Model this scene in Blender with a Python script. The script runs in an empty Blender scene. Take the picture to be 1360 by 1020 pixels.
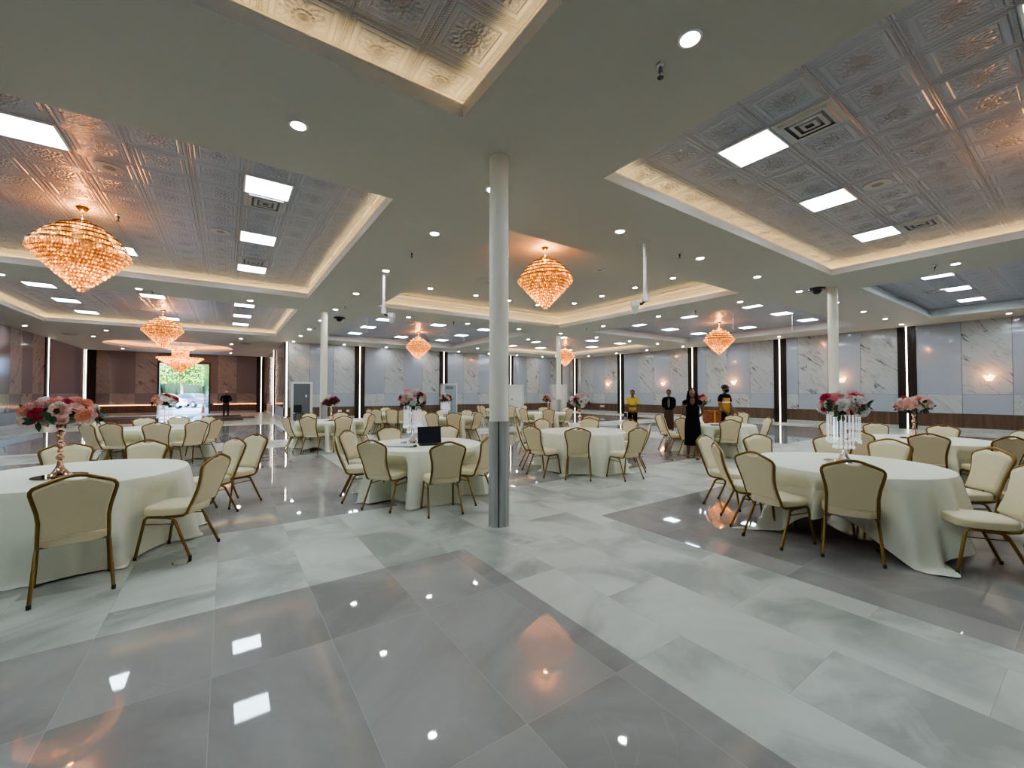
import bpy, bmesh, math, random
from mathutils import Vector, Matrix, Euler
random.seed(7)
PI = math.pi
C = bpy.data.collections.new('scene'); bpy.context.scene.collection.children.link(C)
sc = bpy.context.scene

# ------------------------------------------------------------------ materials
def nmat(name):
    m = bpy.data.materials.new(name); m.use_nodes = True
    nt = m.node_tree; b = nt.nodes['Principled BSDF']
    return m, nt, b
def mat(name, col, rough=.5, metal=0., emit=None, es=0., spec=.5, noise=0., nscale=8., bump=0., bscale=60., coat=0., trans=0.):
    m, nt, b = nmat(name)
    b.inputs['Base Color'].default_value = (*col, 1)
    b.inputs['Roughness'].default_value = rough
    b.inputs['Metallic'].default_value = metal
    b.inputs['Specular IOR Level'].default_value = spec
    b.inputs['Coat Weight'].default_value = coat
    b.inputs['Transmission Weight'].default_value = trans
    if emit:
        b.inputs['Emission Color'].default_value = (*emit, 1); b.inputs['Emission Strength'].default_value = es
    if noise or bump:
        tc = nt.nodes.new('ShaderNodeTexCoord')
    if noise:
        n = nt.nodes.new('ShaderNodeTexNoise'); n.inputs['Scale'].default_value = nscale; n.inputs['Detail'].default_value = 4
        nt.links.new(tc.outputs['Object'], n.inputs['Vector'])
        mx = nt.nodes.new('ShaderNodeMix'); mx.data_type = 'RGBA'
        mx.inputs[6].default_value = (*[c * (1 - noise) for c in col], 1)
        mx.inputs[7].default_value = (*[min(1, c * (1 + noise)) for c in col], 1)
        nt.links.new(n.outputs['Fac'], mx.inputs[0]); nt.links.new(mx.outputs[2], b.inputs['Base Color'])
    if bump:
        n = nt.nodes.new('ShaderNodeTexNoise'); n.inputs['Scale'].default_value = bscale
        nt.links.new(tc.outputs['Object'], n.inputs['Vector'])
        bp = nt.nodes.new('ShaderNodeBump'); bp.inputs['Strength'].default_value = bump; bp.inputs['Distance'].default_value = .01
        nt.links.new(n.outputs['Fac'], bp.inputs['Height']); nt.links.new(bp.outputs['Normal'], b.inputs['Normal'])
    return m

class NT:
    """tiny node helper"""
    def __init__(s, nt): s.nt = nt
    def n(s, t, **kw):
        x = s.nt.nodes.new(t)
        for k, v in kw.items(): setattr(x, k, v)
        return x
    def l(s, a, b): s.nt.links.new(a, b)
    def m(s, op, a, b=None, c=None):
        x = s.n('ShaderNodeMath', operation=op)
        for i, v in enumerate((a, b, c)):
            if v is None: continue
            if isinstance(v, (int, float)): x.inputs[i].default_value = v
            else: s.l(v, x.inputs[i])
        return x.outputs[0]
    def ramp(s, fac, stops):
        r = s.n('ShaderNodeValToRGB'); e = r.color_ramp.elements
        while len(e) < len(stops): e.new(.5)
        for i, (p, c) in enumerate(stops):
            e[i].position = p; e[i].color = (*c, 1) if len(c) == 3 else c
        s.l(fac, r.inputs[0]); return r.outputs[0]
    def mix(s, f, a, b):
        x = s.n('ShaderNodeMix', data_type='RGBA')
        for i, v in ((0, f), (6, a), (7, b)):
            if isinstance(v, (int, float)): x.inputs[i].default_value = v
            elif isinstance(v, tuple): x.inputs[i].default_value = (*v, 1)
            else: s.l(v, x.inputs[i])
        return x.outputs[2]

def floor_mat(name, base, dark, vein, mortar, rough, spec, veinw, mw=.0013):
    m, nt, b = nmat(name); h = NT(nt)
    geo = h.n('ShaderNodeNewGeometry')
    mp = h.n('ShaderNodeMapping'); mp.inputs['Rotation'].default_value = (0, 0, PI / 2); mp.inputs['Location'].default_value = (-.86 + 1.2, .05, 0)
    h.l(geo.outputs['Position'], mp.inputs['Vector'])
    br = h.n('ShaderNodeTexBrick'); br.offset = .5 if rough > .2 else 0.0
    br.inputs['Scale'].default_value = 1; br.inputs['Brick Width'].default_value = 1.21; br.inputs['Row Height'].default_value = .605
    br.inputs['Mortar Size'].default_value = mw; br.inputs['Mortar Smooth'].default_value = 0; br.inputs['Bias'].default_value = 0
    br.inputs['Color1'].default_value = (0, 0, 0, 1); br.inputs['Color2'].default_value = (1, 1, 1, 1)
    h.l(mp.outputs['Vector'], br.inputs['Vector'])
    # each tile reads another patch of stone
    off = h.n('ShaderNodeVectorMath', operation='SCALE'); off.inputs['Scale'].default_value = 23.0
    h.l(br.outputs['Color'], off.inputs[0])
    ad = h.n('ShaderNodeVectorMath', operation='ADD'); h.l(geo.outputs['Position'], ad.inputs[0]); h.l(off.outputs[0], ad.inputs[1])
    n1 = h.n('ShaderNodeTexNoise'); n1.inputs['Scale'].default_value = .9; n1.inputs['Detail'].default_value = 6; n1.inputs['Roughness'].default_value = .55; n1.inputs['Distortion'].default_value = .8
    h.l(ad.outputs[0], n1.inputs['Vector'])
    c = h.ramp(n1.outputs['Fac'], [(.38, dark), (.52, base), (.66, tuple(min(1, x * 1.12) for x in base))])
    n2 = h.n('ShaderNodeTexNoise'); n2.inputs['Scale'].default_value = .8; n2.inputs['Detail'].default_value = 5; n2.inputs['Distortion'].default_value = 1.4
    h.l(ad.outputs[0], n2.inputs['Vector'])
    v = h.m('ABSOLUTE', h.m('SUBTRACT', n2.outputs['Fac'], .5))
    vf = h.ramp(v, [(0.0, (1, 1, 1)), (veinw, (0, 0, 0))])
    n3 = h.n('ShaderNodeTexNoise'); n3.inputs['Scale'].default_value = 1.3; h.l(geo.outputs['Position'], n3.inputs['Vector'])
    vf2 = h.m('MULTIPLY', vf, h.ramp(n3.outputs['Fac'], [(.5, (0, 0, 0)), (.68, (.4, .4, .4))]))
    c2 = h.mix(vf2, c, vein)
    c3 = h.mix(br.outputs['Fac'], c2, mortar)
    h.l(c3, b.inputs['Base Color'])
    b.inputs['Roughness'].default_value = rough; b.inputs['Specular IOR Level'].default_value = spec
    if rough < .2:
        # slight waviness of a polished tile
        n4 = h.n('ShaderNodeTexNoise'); n4.inputs['Scale'].default_value = 5.0; h.l(geo.outputs['Position'], n4.inputs['Vector'])
        bp = h.n('ShaderNodeBump'); bp.inputs['Strength'].default_value = .02; bp.inputs['Distance'].default_value = .01
        h.l(n4.outputs['Fac'], bp.inputs['Height']); h.l(bp.outputs['Normal'], b.inputs['Normal'])
    return m

def marble_mat(name, base, dark):
    m, nt, b = nmat(name); h = NT(nt)
    geo = h.n('ShaderNodeNewGeometry')
    sx = h.n('ShaderNodeSeparateXYZ'); h.l(geo.outputs['Position'], sx.inputs[0])
    hor = h.m('SUBTRACT', sx.outputs[0], sx.outputs[1])          # runs along either wall
    u = h.m('MULTIPLY', h.m('ADD', hor, sx.outputs[2]), .7071)   # across the veins
    w = h.m('MULTIPLY', h.m('SUBTRACT', hor, sx.outputs[2]), .7071)
    def vein(su, sw, seed, width, sharp):
        cx = h.n('ShaderNodeCombineXYZ'); h.l(h.m('MULTIPLY', u, su), cx.inputs[0]); h.l(h.m('MULTIPLY', w, sw), cx.inputs[1]); cx.inputs[2].default_value = seed
        n = h.n('ShaderNodeTexNoise'); n.inputs['Scale'].default_value = 1; n.inputs['Detail'].default_value = 3; n.inputs['Distortion'].default_value = .25
        h.l(cx.outputs[0], n.inputs['Vector'])
        return h.ramp(h.m('ABSOLUTE', h.m('SUBTRACT', n.outputs['Fac'], .5)), [(0, (1, 1, 1)), (width, (0, 0, 0))])
    v1 = vein(2.6, .35, 3.1, .022, 1); v2 = vein(5.0, .9, 9.7, .03, 1)
    n3 = h.n('ShaderNodeTexNoise'); n3.inputs['Scale'].default_value = 1.6; h.l(geo.outputs['Position'], n3.inputs['Vector'])
    gate = h.ramp(n3.outputs['Fac'], [(.48, (0, 0, 0)), (.62, (1, 1, 1))])
    f1 = h.m('MULTIPLY', v1, gate)
    f2 = h.m('MULTIPLY', v2, .5)
    c = h.mix(f2, base, tuple(x * .55 for x in base))
    c = h.mix(f1, c, dark)
    h.l(c, b.inputs['Base Color']); b.inputs['Roughness'].default_value = .09; b.inputs['Specular IOR Level'].default_value = .5
    return m

def tin_mat():
    m, nt, b = nmat('pressed_tin_tiles'); h = NT(nt)
    tc = h.n('ShaderNodeTexCoord'); sx = h.n('ShaderNodeSeparateXYZ'); h.l(tc.outputs['Object'], sx.inputs[0])
    fx = h.m('ABSOLUTE', h.m('SUBTRACT', h.m('FRACT', h.m('ADD', h.m('DIVIDE', sx.outputs[0], .61), 100.5)), .5))
    fy = h.m('ABSOLUTE', h.m('SUBTRACT', h.m('FRACT', h.m('ADD', h.m('DIVIDE', sx.outputs[1], .61), 100.5)), .5))
    d = h.m('MAXIMUM', fx, fy); r = h.m('SQRT', h.m('ADD', h.m('MULTIPLY', fx, fx), h.m('MULTIPLY', fy, fy)))
    prof = h.ramp(d, [(0, (.35,) * 3), (.30, (.35,) * 3), (.315, (.62,) * 3), (.335, (.3,) * 3), (.39, (.3,) * 3), (.41, (.75,) * 3), (.43, (.55,) * 3), (.465, (.55,) * 3), (.48, (1.,) * 3), (.494, (1.,) * 3), (.5, (.5,) * 3)])
    ang = h.m('ARCTAN2', fy, fx)
    rings = h.m('MULTIPLY', h.m('SINE', h.m('MULTIPLY', r, 95.)), h.m('LESS_THAN', r, .17))
    petals = h.m('MULTIPLY', h.m('MULTIPLY', h.m('SINE', h.m('MULTIPLY', ang, 16.)), h.m('SINE', h.m('MULTIPLY', r, 38.))), h.m('LESS_THAN', r, .3))
    vo = h.n('ShaderNodeTexVoronoi'); vo.inputs['Scale'].default_value = 34.; h.l(tc.outputs['Object'], vo.inputs['Vector'])
    fil = h.m('MULTIPLY', vo.outputs['Distance'], h.m('LESS_THAN', d, .3))
    rope = h.m('MULTIPLY', h.m('SINE', h.m('MULTIPLY', h.m('ADD', sx.outputs[0], sx.outputs[1]), 240.)), h.m('MULTIPLY', h.m('GREATER_THAN', d, .43), h.m('LESS_THAN', d, .465)))
    hh = h.m('ADD', prof, h.m('ADD', h.m('MULTIPLY', rings, .30), h.m('ADD', h.m('MULTIPLY', petals, .28), h.m('ADD', h.m('MULTIPLY', fil, .32), h.m('MULTIPLY', rope, .10)))))
    bp = h.n('ShaderNodeBump'); bp.inputs['Strength'].default_value = 1.0; bp.inputs['Distance'].default_value = .032; bp.invert = True
    h.l(hh, bp.inputs['Height']); h.l(bp.outputs['Normal'], b.inputs['Normal'])
    b.inputs['Base Color'].default_value = (.38, .42, .49, 1); b.inputs['Roughness'].default_value = .33; b.inputs['Specular IOR Level'].default_value = .6
    return m

def wood_mat(name, a, bcol, scale=9., rough=.35):
    m, nt, b = nmat(name); h = NT(nt)
    geo = h.n('ShaderNodeNewGeometry'); sx = h.n('ShaderNodeSeparateXYZ'); h.l(geo.outputs['Position'], sx.inputs[0])
    hor = h.m('ADD', sx.outputs[0], sx.outputs[1])
    cx = h.n('ShaderNodeCombineXYZ'); h.l(h.m('MULTIPLY', hor, scale), cx.inputs[0]); h.l(h.m('MULTIPLY', sx.outputs[2], .8), cx.inputs[1])
    n = h.n('ShaderNodeTexNoise'); n.inputs['Scale'].default_value = 1; n.inputs['Detail'].default_value = 5; h.l(cx.outputs[0], n.inputs['Vector'])
    h.l(h.ramp(n.outputs['Fac'], [(.3, a), (.7, bcol)]), b.inputs['Base Color']); b.inputs['Roughness'].default_value = rough
    return m

def emis(name, col, s):
    m = bpy.data.materials.new(name); m.use_nodes = True; nt = m.node_tree
    nt.nodes.remove(nt.nodes['Principled BSDF']); e = nt.nodes.new('ShaderNodeEmission')
    e.inputs[0].default_value = (*col, 1); e.inputs[1].default_value = s
    nt.links.new(e.outputs[0], nt.nodes['Material Output'].inputs[0]); return m

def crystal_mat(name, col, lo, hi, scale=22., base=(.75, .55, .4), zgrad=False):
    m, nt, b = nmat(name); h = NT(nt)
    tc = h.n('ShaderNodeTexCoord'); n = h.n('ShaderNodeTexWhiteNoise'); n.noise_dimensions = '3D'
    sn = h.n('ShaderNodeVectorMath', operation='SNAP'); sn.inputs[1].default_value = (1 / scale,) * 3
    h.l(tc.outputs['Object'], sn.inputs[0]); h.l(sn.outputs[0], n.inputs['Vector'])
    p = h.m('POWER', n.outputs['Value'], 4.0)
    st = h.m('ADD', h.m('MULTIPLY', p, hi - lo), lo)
    if zgrad:   # glow graded by height, painted in for bulbs that are not modelled
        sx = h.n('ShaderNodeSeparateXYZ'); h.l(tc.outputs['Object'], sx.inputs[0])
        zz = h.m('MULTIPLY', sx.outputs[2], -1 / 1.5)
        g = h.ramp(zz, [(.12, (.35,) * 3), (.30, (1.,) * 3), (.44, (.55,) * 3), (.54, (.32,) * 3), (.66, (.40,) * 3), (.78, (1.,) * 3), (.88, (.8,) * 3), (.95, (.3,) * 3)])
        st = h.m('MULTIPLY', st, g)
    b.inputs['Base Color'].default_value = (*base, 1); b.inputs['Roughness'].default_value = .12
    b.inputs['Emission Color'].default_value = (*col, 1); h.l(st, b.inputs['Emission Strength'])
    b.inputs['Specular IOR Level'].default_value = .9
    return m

M = dict(
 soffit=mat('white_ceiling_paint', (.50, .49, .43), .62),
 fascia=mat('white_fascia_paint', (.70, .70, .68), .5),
 tin=tin_mat(),
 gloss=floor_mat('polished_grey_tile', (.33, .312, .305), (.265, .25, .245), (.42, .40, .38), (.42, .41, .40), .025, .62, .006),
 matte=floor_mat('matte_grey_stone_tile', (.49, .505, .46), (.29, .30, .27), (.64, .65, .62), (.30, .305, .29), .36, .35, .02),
 plain=mat('blue_white_gloss_panel', (.38, .41, .46), .06),
 marble=marble_mat('white_veined_marble_panel', (.47, .485, .48), (.10, .10, .105)),
 dimplain=mat('dimmed_warm_gloss_panel', (.23, .20, .215), .12), dimmarble=marble_mat('dimmed_warm_veined_marble', (.36, .32, .31), (.08, .06, .06)),  # darker panel copies; the hall's dim light is put into their colour
 seam=mat('panel_joint', (.12, .12, .12), .6),
 wood=wood_mat('brown_wood_cladding', (.075, .042, .026), (.15, .088, .055)),
 dwood=wood_mat('dark_ribbed_wood', (.005, .002, .0015), (.014, .007, .005), 60.),
 plinth=mat('grey_stone_skirting', (.42, .42, .40), .4, noise=.12, nscale=2),
 wpaint=mat('white_door_paint', (.66, .66, .63), .4),
 greydoor=mat('grey_door_paint', (.13, .145, .155), .45),
 colw=mat('white_column_paint', (.90, .88, .77), .3, spec=.5),
 colg=wood_mat('grey_column_wrap', (.30, .30, .30), (.50, .50, .49), 30., .4),
 black=mat('black_plastic', (.012, .012, .013), .4),
 gold=mat('brushed_gold_tube', (.25, .15, .045), .36, .8, noise=.15, nscale=20),
 cap=mat('dark_foot_cap', (.02, .018, .015), .5),
 cream=mat('cream_vinyl', (.74, .66, .44), .42, bump=.15, bscale=90),
 creamback=mat('taupe_cream_fabric', (.76, .65, .43), .75, bump=.15, bscale=120),
 cloth=mat('white_table_linen', (.80, .81, .68), .8, bump=.3, bscale=7),
 tabletop=mat('plywood_table_top', (.35, .24, .14), .5),
 steel=mat('dark_steel', (.08, .08, .085), .35, .8),
 chrome=mat('chrome', (.8, .8, .82), .08, 1.),
 copper=mat('rose_gold', (.85, .52, .38), .12, 1.),
 brass=mat('aged_brass', (.30, .17, .05), .25, .9),
 crystal=mat('clear_crystal', (.82, .84, .88), .05, .35, emit=(.9, .93, 1), es=.10),  # faint emission brightens the beads, which are no lamps
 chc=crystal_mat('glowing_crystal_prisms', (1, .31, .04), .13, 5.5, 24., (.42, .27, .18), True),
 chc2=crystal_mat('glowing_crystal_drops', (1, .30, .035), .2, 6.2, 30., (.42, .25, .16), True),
 bulb=emis('warm_bulb', (1, .62, .3), 9.),
 panel=emis('panel_diffuser', (.74, .92, 1.), 9.),
 down=emis('downlight_lens', (.93, .97, 1.), 75.),
 led=emis('warm_led_tape', (1, .63, .25), 7.5),
 ledw=emis('white_led_channel', (1, .86, .66), 4.5),
 sconce=crystal_mat('sconce_crystals', (1, .5, .22), 1.0, 7., 60.),
 trimw=mat('white_trim_ring', (.8, .8, .8), .4),
 vent=mat('white_vent_metal', (.5, .5, .49), .45),
 dark=mat('vent_shadow', (.015, .015, .015), .8),
 grille=mat('grey_speaker_grille', (.30, .30, .30), .7, bump=.4, bscale=300),
 mirror=mat('dark_mirror_disc', (.10, .10, .11), .04, .9),
 paper=mat('white_paper', (.8, .82, .85), .6, noise=.1, nscale=40),
 screen=mat('laptop_lid', (.004, .006, .018), .3),
 leaf=mat('dark_green_leaf', (.018, .055, .022), .5, noise=.3),
 pink=mat('pink_petal', (.85, .33, .42), .6), blush=mat('blush_petal', (.80, .50, .45), .6), white=mat('ivory_petal', (.80, .80, .76), .6),
 red=mat('crimson_petal', (.50, .04, .08), .55), peach=mat('peach_petal', (.85, .40, .28), .6), burg=mat('burgundy_petal', (.20, .03, .05), .6),
 skin=mat('brown_skin', (.20, .10, .065), .5), hair=mat('black_hair', (.005, .004, .004), .7, spec=.2), greyhair=mat('grey_hair', (.62, .61, .6), .6),
 blackcloth=mat('black_cloth', (.003, .003, .005), .9, spec=.2), yellow=mat('yellow_cotton', (.70, .52, .07), .7, noise=.1), mustard=mat('mustard_cloth', (.60, .30, .04), .7, noise=.12),
 jean=mat('dark_trousers', (.02, .03, .035), .8), brownc=mat('dark_brown_cloth', (.06, .025, .018), .8), greycl=mat('grey_top', (.14, .15, .16), .8), shoe=mat('rust_leather', (.16, .04, .035), .5),
 eye=mat('eye_white', (.7, .7, .68), .3), lip=mat('lip', (.25, .07, .06), .5),
 orangebox=mat('red_orange_patterned_wrap', (.55, .12, .03), .4),
 asphalt=mat('asphalt', (.20, .24, .33), .8, noise=.1, nscale=2), kerb=mat('pale_concrete', (.62, .60, .55), .8), grass=mat('sunlit_lawn', (.22, .40, .10), .9, noise=.3, nscale=3),
 foliage=mat('tree_foliage', (.20, .36, .07), .8, noise=.5, nscale=5), trunk=mat('pale_bark', (.42, .34, .24), .9, noise=.2),
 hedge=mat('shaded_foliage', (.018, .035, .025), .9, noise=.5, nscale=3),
 cara=mat('silver_car_paint', (.55, .60, .68), .15, .3, coat=1.), carb=mat('dark_violet_car_paint', (.10, .08, .16), .15, .3, coat=1.), glassd=mat('dark_glass', (.03, .05, .07), .05),
 tyre=mat('tyre_rubber', (.015, .015, .015), .8), rim=mat('alloy_rim', (.6, .6, .62), .3, .7), tail=mat('red_tail_lamp', (.6, .02, .02), .3),
 cone=mat('orange_cone', (.75, .09, .02), .5), rug=mat('dark_door_mat', (.10, .085, .085), .95, bump=.5, bscale=150),
 glass=mat('clear_glass', (.9, .95, .95), .02, trans=1.), teal=mat('greenish_glass', (.55, .80, .78), .05, trans=.7),
)

# ------------------------------------------------------------------ mesh builder
class MB:
    def __init__(s): s.v = []; s.f = []; s.m = []; s.mi = 0
    def add(s, vs, fs, tf=None):
        o = len(s.v)
        s.v += [tuple(tf @ Vector(v)) if tf else tuple(v) for v in vs]
        for f in fs: s.f.append([i + o for i in f]); s.m.append(s.mi)
        return s
    def box(s, c, d, rz=0., tf=None):
        x, y, z = [k / 2 for k in d]; R = Matrix.Rotation(rz, 3, 'Z')
        vs = [Vector(c) + R @ Vector((a * x, b * y, e * z)) for a in (-1, 1) for b in (-1, 1) for e in (-1, 1)]
        return s.add(vs, [(0, 1, 3, 2), (4, 6, 7, 5), (0, 4, 5, 1), (2, 3, 7, 6), (0, 2, 6, 4), (1, 5, 7, 3)], tf)
    def bb(s, lo, hi): return s.box([(a + b) / 2 for a, b in zip(lo, hi)], [b - a for a, b in zip(lo, hi)])
    def tube(s, pts, r, n=8, closed=False, sx=1.):
        pts = [Vector(p) for p in pts]; N = len(pts); rr = r if isinstance(r, (list, tuple)) else [r] * N
        vs = []; up = None
        for i, p in enumerate(pts):
            if closed: t = pts[(i + 1) % N] - pts[i - 1]
            else: t = pts[min(i + 1, N - 1)] - pts[max(i - 1, 0)]
            t.normalize()
            if up is None: up = Vector((0, 0, 1)) if abs(t.z) < .9 else Vector((1, 0, 0))
            a = up - t * up.dot(t)
            if a.length < 1e-5: a = t.orthogonal()
            a.normalize(); up = a; b = t.cross(a)
            for k in range(n):
                g = 2 * PI * k / n + PI / n; vs.append(p + (a * math.cos(g) + b * math.sin(g) * sx) * rr[i])
        fs = []
        for i in range(N if closed else N - 1):
            j = (i + 1) % N
            for k in range(n): fs.append((i * n + k, i * n + (k + 1) % n, j * n + (k + 1) % n, j * n + k))
        if not closed: fs.append(tuple(range(n))[::-1]); fs.append(tuple((N - 1) * n + k for k in range(n)))
        return s.add(vs, fs)
    def lathe(s, prof, c=(0, 0, 0), n=20, tf=None):
        vs = []; fs = []; cx, cy, cz = c
        for r, z in prof:
            for k in range(n): a = 2 * PI * k / n; vs.append((cx + r * math.cos(a), cy + r * math.sin(a), cz + z))
        for i in range(len(prof) - 1):
            for k in range(n): fs.append((i * n + k, i * n + (k + 1) % n, (i + 1) * n + (k + 1) % n, (i + 1) * n + k))
        fs.append(tuple(range(n))[::-1]); fs.append(tuple((len(prof) - 1) * n + k for k in range(n)))
        return s.add(vs, fs, tf)
    def ell(s, c, r, n=10, m=7, tf=None):
        prof = [(max(.001, math.sin(PI * i / m)), -math.cos(PI * i / m)) for i in range(m + 1)]
        vs = []; fs = []
        for a, z in prof:
            for k in range(n): g = 2 * PI * k / n; vs.append((c[0] + r[0] * a * math.cos(g), c[1] + r[1] * a * math.sin(g), c[2] + r[2] * z))
        for i in range(m):
            for k in range(n): fs.append((i * n + k, i * n + (k + 1) % n, (i + 1) * n + (k + 1) % n, (i + 1) * n + k))
        return s.add(vs, fs, tf)
    def octa(s, c, r, h):
        x, y, z = c
        return s.add([(x + r, y, z), (x, y + r, z), (x - r, y, z), (x, y - r, z), (x, y, z + h), (x, y, z - h)],
                     [(0, 1, 4), (1, 2, 4), (2, 3, 4), (3, 0, 4), (1, 0, 5), (2, 1, 5), (3, 2, 5), (0, 3, 5)])
    def rings(s, loops, cap=True):
        n = len(loops[0]); vs = [p for l in loops for p in l]; fs = []
        for i in range(len(loops) - 1):
            for k in range(n): fs.append((i * n + k, i * n + (k + 1) % n, (i + 1) * n + (k + 1) % n, (i + 1) * n + k))
        if cap: fs.append(tuple(range(n))[::-1]); fs.append(tuple((len(loops) - 1) * n + k for k in range(n)))
        return s.add(vs, fs)
    def build(s, name, mats, parent=None, smooth=True, loc=None):
        me = bpy.data.meshes.new(name); me.from_pydata([tuple(v) for v in s.v], [], s.f)
        if not isinstance(mats, (list, tuple)): mats = [mats]
        for k in mats: me.materials.append(k)
        me.polygons.foreach_set('material_index', s.m)
        bm = bmesh.new(); bm.from_mesh(me); bmesh.ops.recalc_face_normals(bm, faces=bm.faces)
        if smooth:
            for f in bm.faces: f.smooth = True
            for e in bm.edges:
                if len(e.link_faces) == 2 and e.calc_face_angle(0) > .7: e.smooth = False
        bm.to_mesh(me); bm.free(); me.update()
        o = bpy.data.objects.new(name, me); C.objects.link(o)
        if parent: o.parent = parent
        if loc: o.location = loc
        return o
def tag(o, label=None, cat=None, group=None, kind=None):
    if label: o['label'] = label
    if cat: o['category'] = cat
    if group: o['group'] = group
    if kind: o['kind'] = kind
    return o
def thing(name, label, cat, loc=(0, 0, 0), rz=0., group=None):
    o = bpy.data.objects.new(name, None); o.empty_display_size = .1; C.objects.link(o)
    o.location = loc; o.rotation_euler = (0, 0, rz); return tag(o, label, cat, group)
def struct(name, mb, mats, parent=None, smooth=False, loc=None):
    o = mb.build(name, mats, parent, smooth, loc)
    if not parent: o['kind'] = 'structure'
    return o
def dup(root, loc, rz, label, group=None, scale=None):
    kids = {}
    def rec(o, par):
        c = o.copy(); C.objects.link(c); c.parent = par
        for ch in KIDS.get(o.name, []): rec(ch, c)
        return c
    r = rec(root, None); r.location = loc; r.rotation_euler = (0, 0, rz); r['label'] = label
    if group: r['group'] = group
    if scale: r.scale = (scale,) * 3
    return r
KIDS = {}
def index(root):
    for o in bpy.data.objects:
        if o.parent: KIDS.setdefault(o.parent.name, [])
    KIDS.clear()
    for o in bpy.data.objects:
        if o.parent: KIDS.setdefault(o.parent.name, []).append(o)

# ------------------------------------------------------------------ setting
H = 4.305; HT = 4.6; HB = 4.82
XL, XR, YS, YB, YE = -7.55, 23.6, -6.0, 25.6, 37.5
XH = 2.62                                     # right side of the entrance hall
GX = [(-5.85, 1.93), (3.98, 11.72), (13.8, 21.4)]
GY = [(-3.62, 3.66), (5.78, 13.35), (15.4, 23.3)]
def cells(xs, ys, skip):
    for i in range(len(xs) - 1):
        for j in range(len(ys) - 1):
            if not skip(i, j): yield xs[i], xs[i + 1], ys[j], ys[j + 1]
# floor
fx = [XL, -5.9, 1.93, 3.85, 11.85, 13.75, 21.3, XR]; fy = [YS, -3.6, 3.61, 5.5, 13.2, 15.3, 23.1, YB]
fl = MB()
for i in range(7):
    for j in range(7):
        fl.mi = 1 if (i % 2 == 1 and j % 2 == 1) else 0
        fl.add([(fx[i], fy[j], 0), (fx[i + 1], fy[j], 0), (fx[i + 1], fy[j + 1], 0), (fx[i], fy[j + 1], 0)], [(0, 1, 2, 3)])
for a, b_, c, d, k in ((XL, XH, YB, 27.2, 0), (XL, -5.9, 27.2, YE, 0), (-5.9, .8, 27.2, 34.5, 1), (.8, XH, 27.2, YE, 0), (-5.9, .8, 34.5, YE, 0)):
    fl.mi = k; fl.add([(a, c, 0), (b_, c, 0), (b_, d, 0), (a, d, 0)], [(0, 1, 2, 3)])
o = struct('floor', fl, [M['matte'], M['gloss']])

# soffit ceiling with nine openings, hall ceiling with a round one
sof = MB()
cx_ = [XL] + [v for g in GX for v in g] + [XR]; cy_ = [YS] + [v for g in GY for v in g] + [YB]
for i in range(7):
    for j in range(7):
        if i % 2 == 1 and j % 2 == 1: continue
        sof.add([(cx_[i], cy_[j], H), (cx_[i + 1], cy_[j], H), (cx_[i + 1], cy_[j + 1], H), (cx_[i], cy_[j + 1], H)], [(0, 1, 2, 3)])
RC = Vector((-2.7, 31.9)); RR = 3.0
x0, x1, y0, y1 = -6.4, 1.0, 28.2, 35.6
for a, b_, c, d in ((XL, XH, YB, y0), (XL, x0, y0, YE), (x1, XH, y0, YE), (x0, x1, y1, YE)):
    sof.add([(a, c, H), (b_, c, H), (b_, d, H), (a, d, H)], [(0, 1, 2, 3)])
n = 64; inner = []; outer = []
for k in range(n):
    a = 2 * PI * k / n + PI / 4; ca, sa = math.cos(a), math.sin(a)
    inner.append((RC.x + RR * ca, RC.y + RR * sa, H))
    t = 1 / max(abs(ca), abs(sa)); outer.append((RC.x + 3.7 * ca * t, RC.y + 3.7 * sa * t, H))
sof.rings([inner, outer], cap=False)
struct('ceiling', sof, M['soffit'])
rd = MB(); up = [(p[0], p[1], H + .14) for p in inner]
rd.rings([inner, up], cap=False)
far = [(RC.x + (p[0] - RC.x) * 1.08, RC.y + (p[1] - RC.y) * 1.08, H + .12) for p in inner]
rd.rings([up, far, [(p[0], p[1], H + .34) for p in far]], cap=False)
rd.add([(p[0], p[1], H + .34) for p in far], [tuple(range(n))])
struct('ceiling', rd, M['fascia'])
rl = MB(); rl.rings([[(RC.x + (p[0] - RC.x) * s_, RC.y + (p[1] - RC.y) * s_, H + .135) for p in inner] for s_ in (1.03, 1.05)], cap=False)
o = struct('trim_1', rl, emis('amber_led_tape', (1, .42, .16), 5.))
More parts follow.
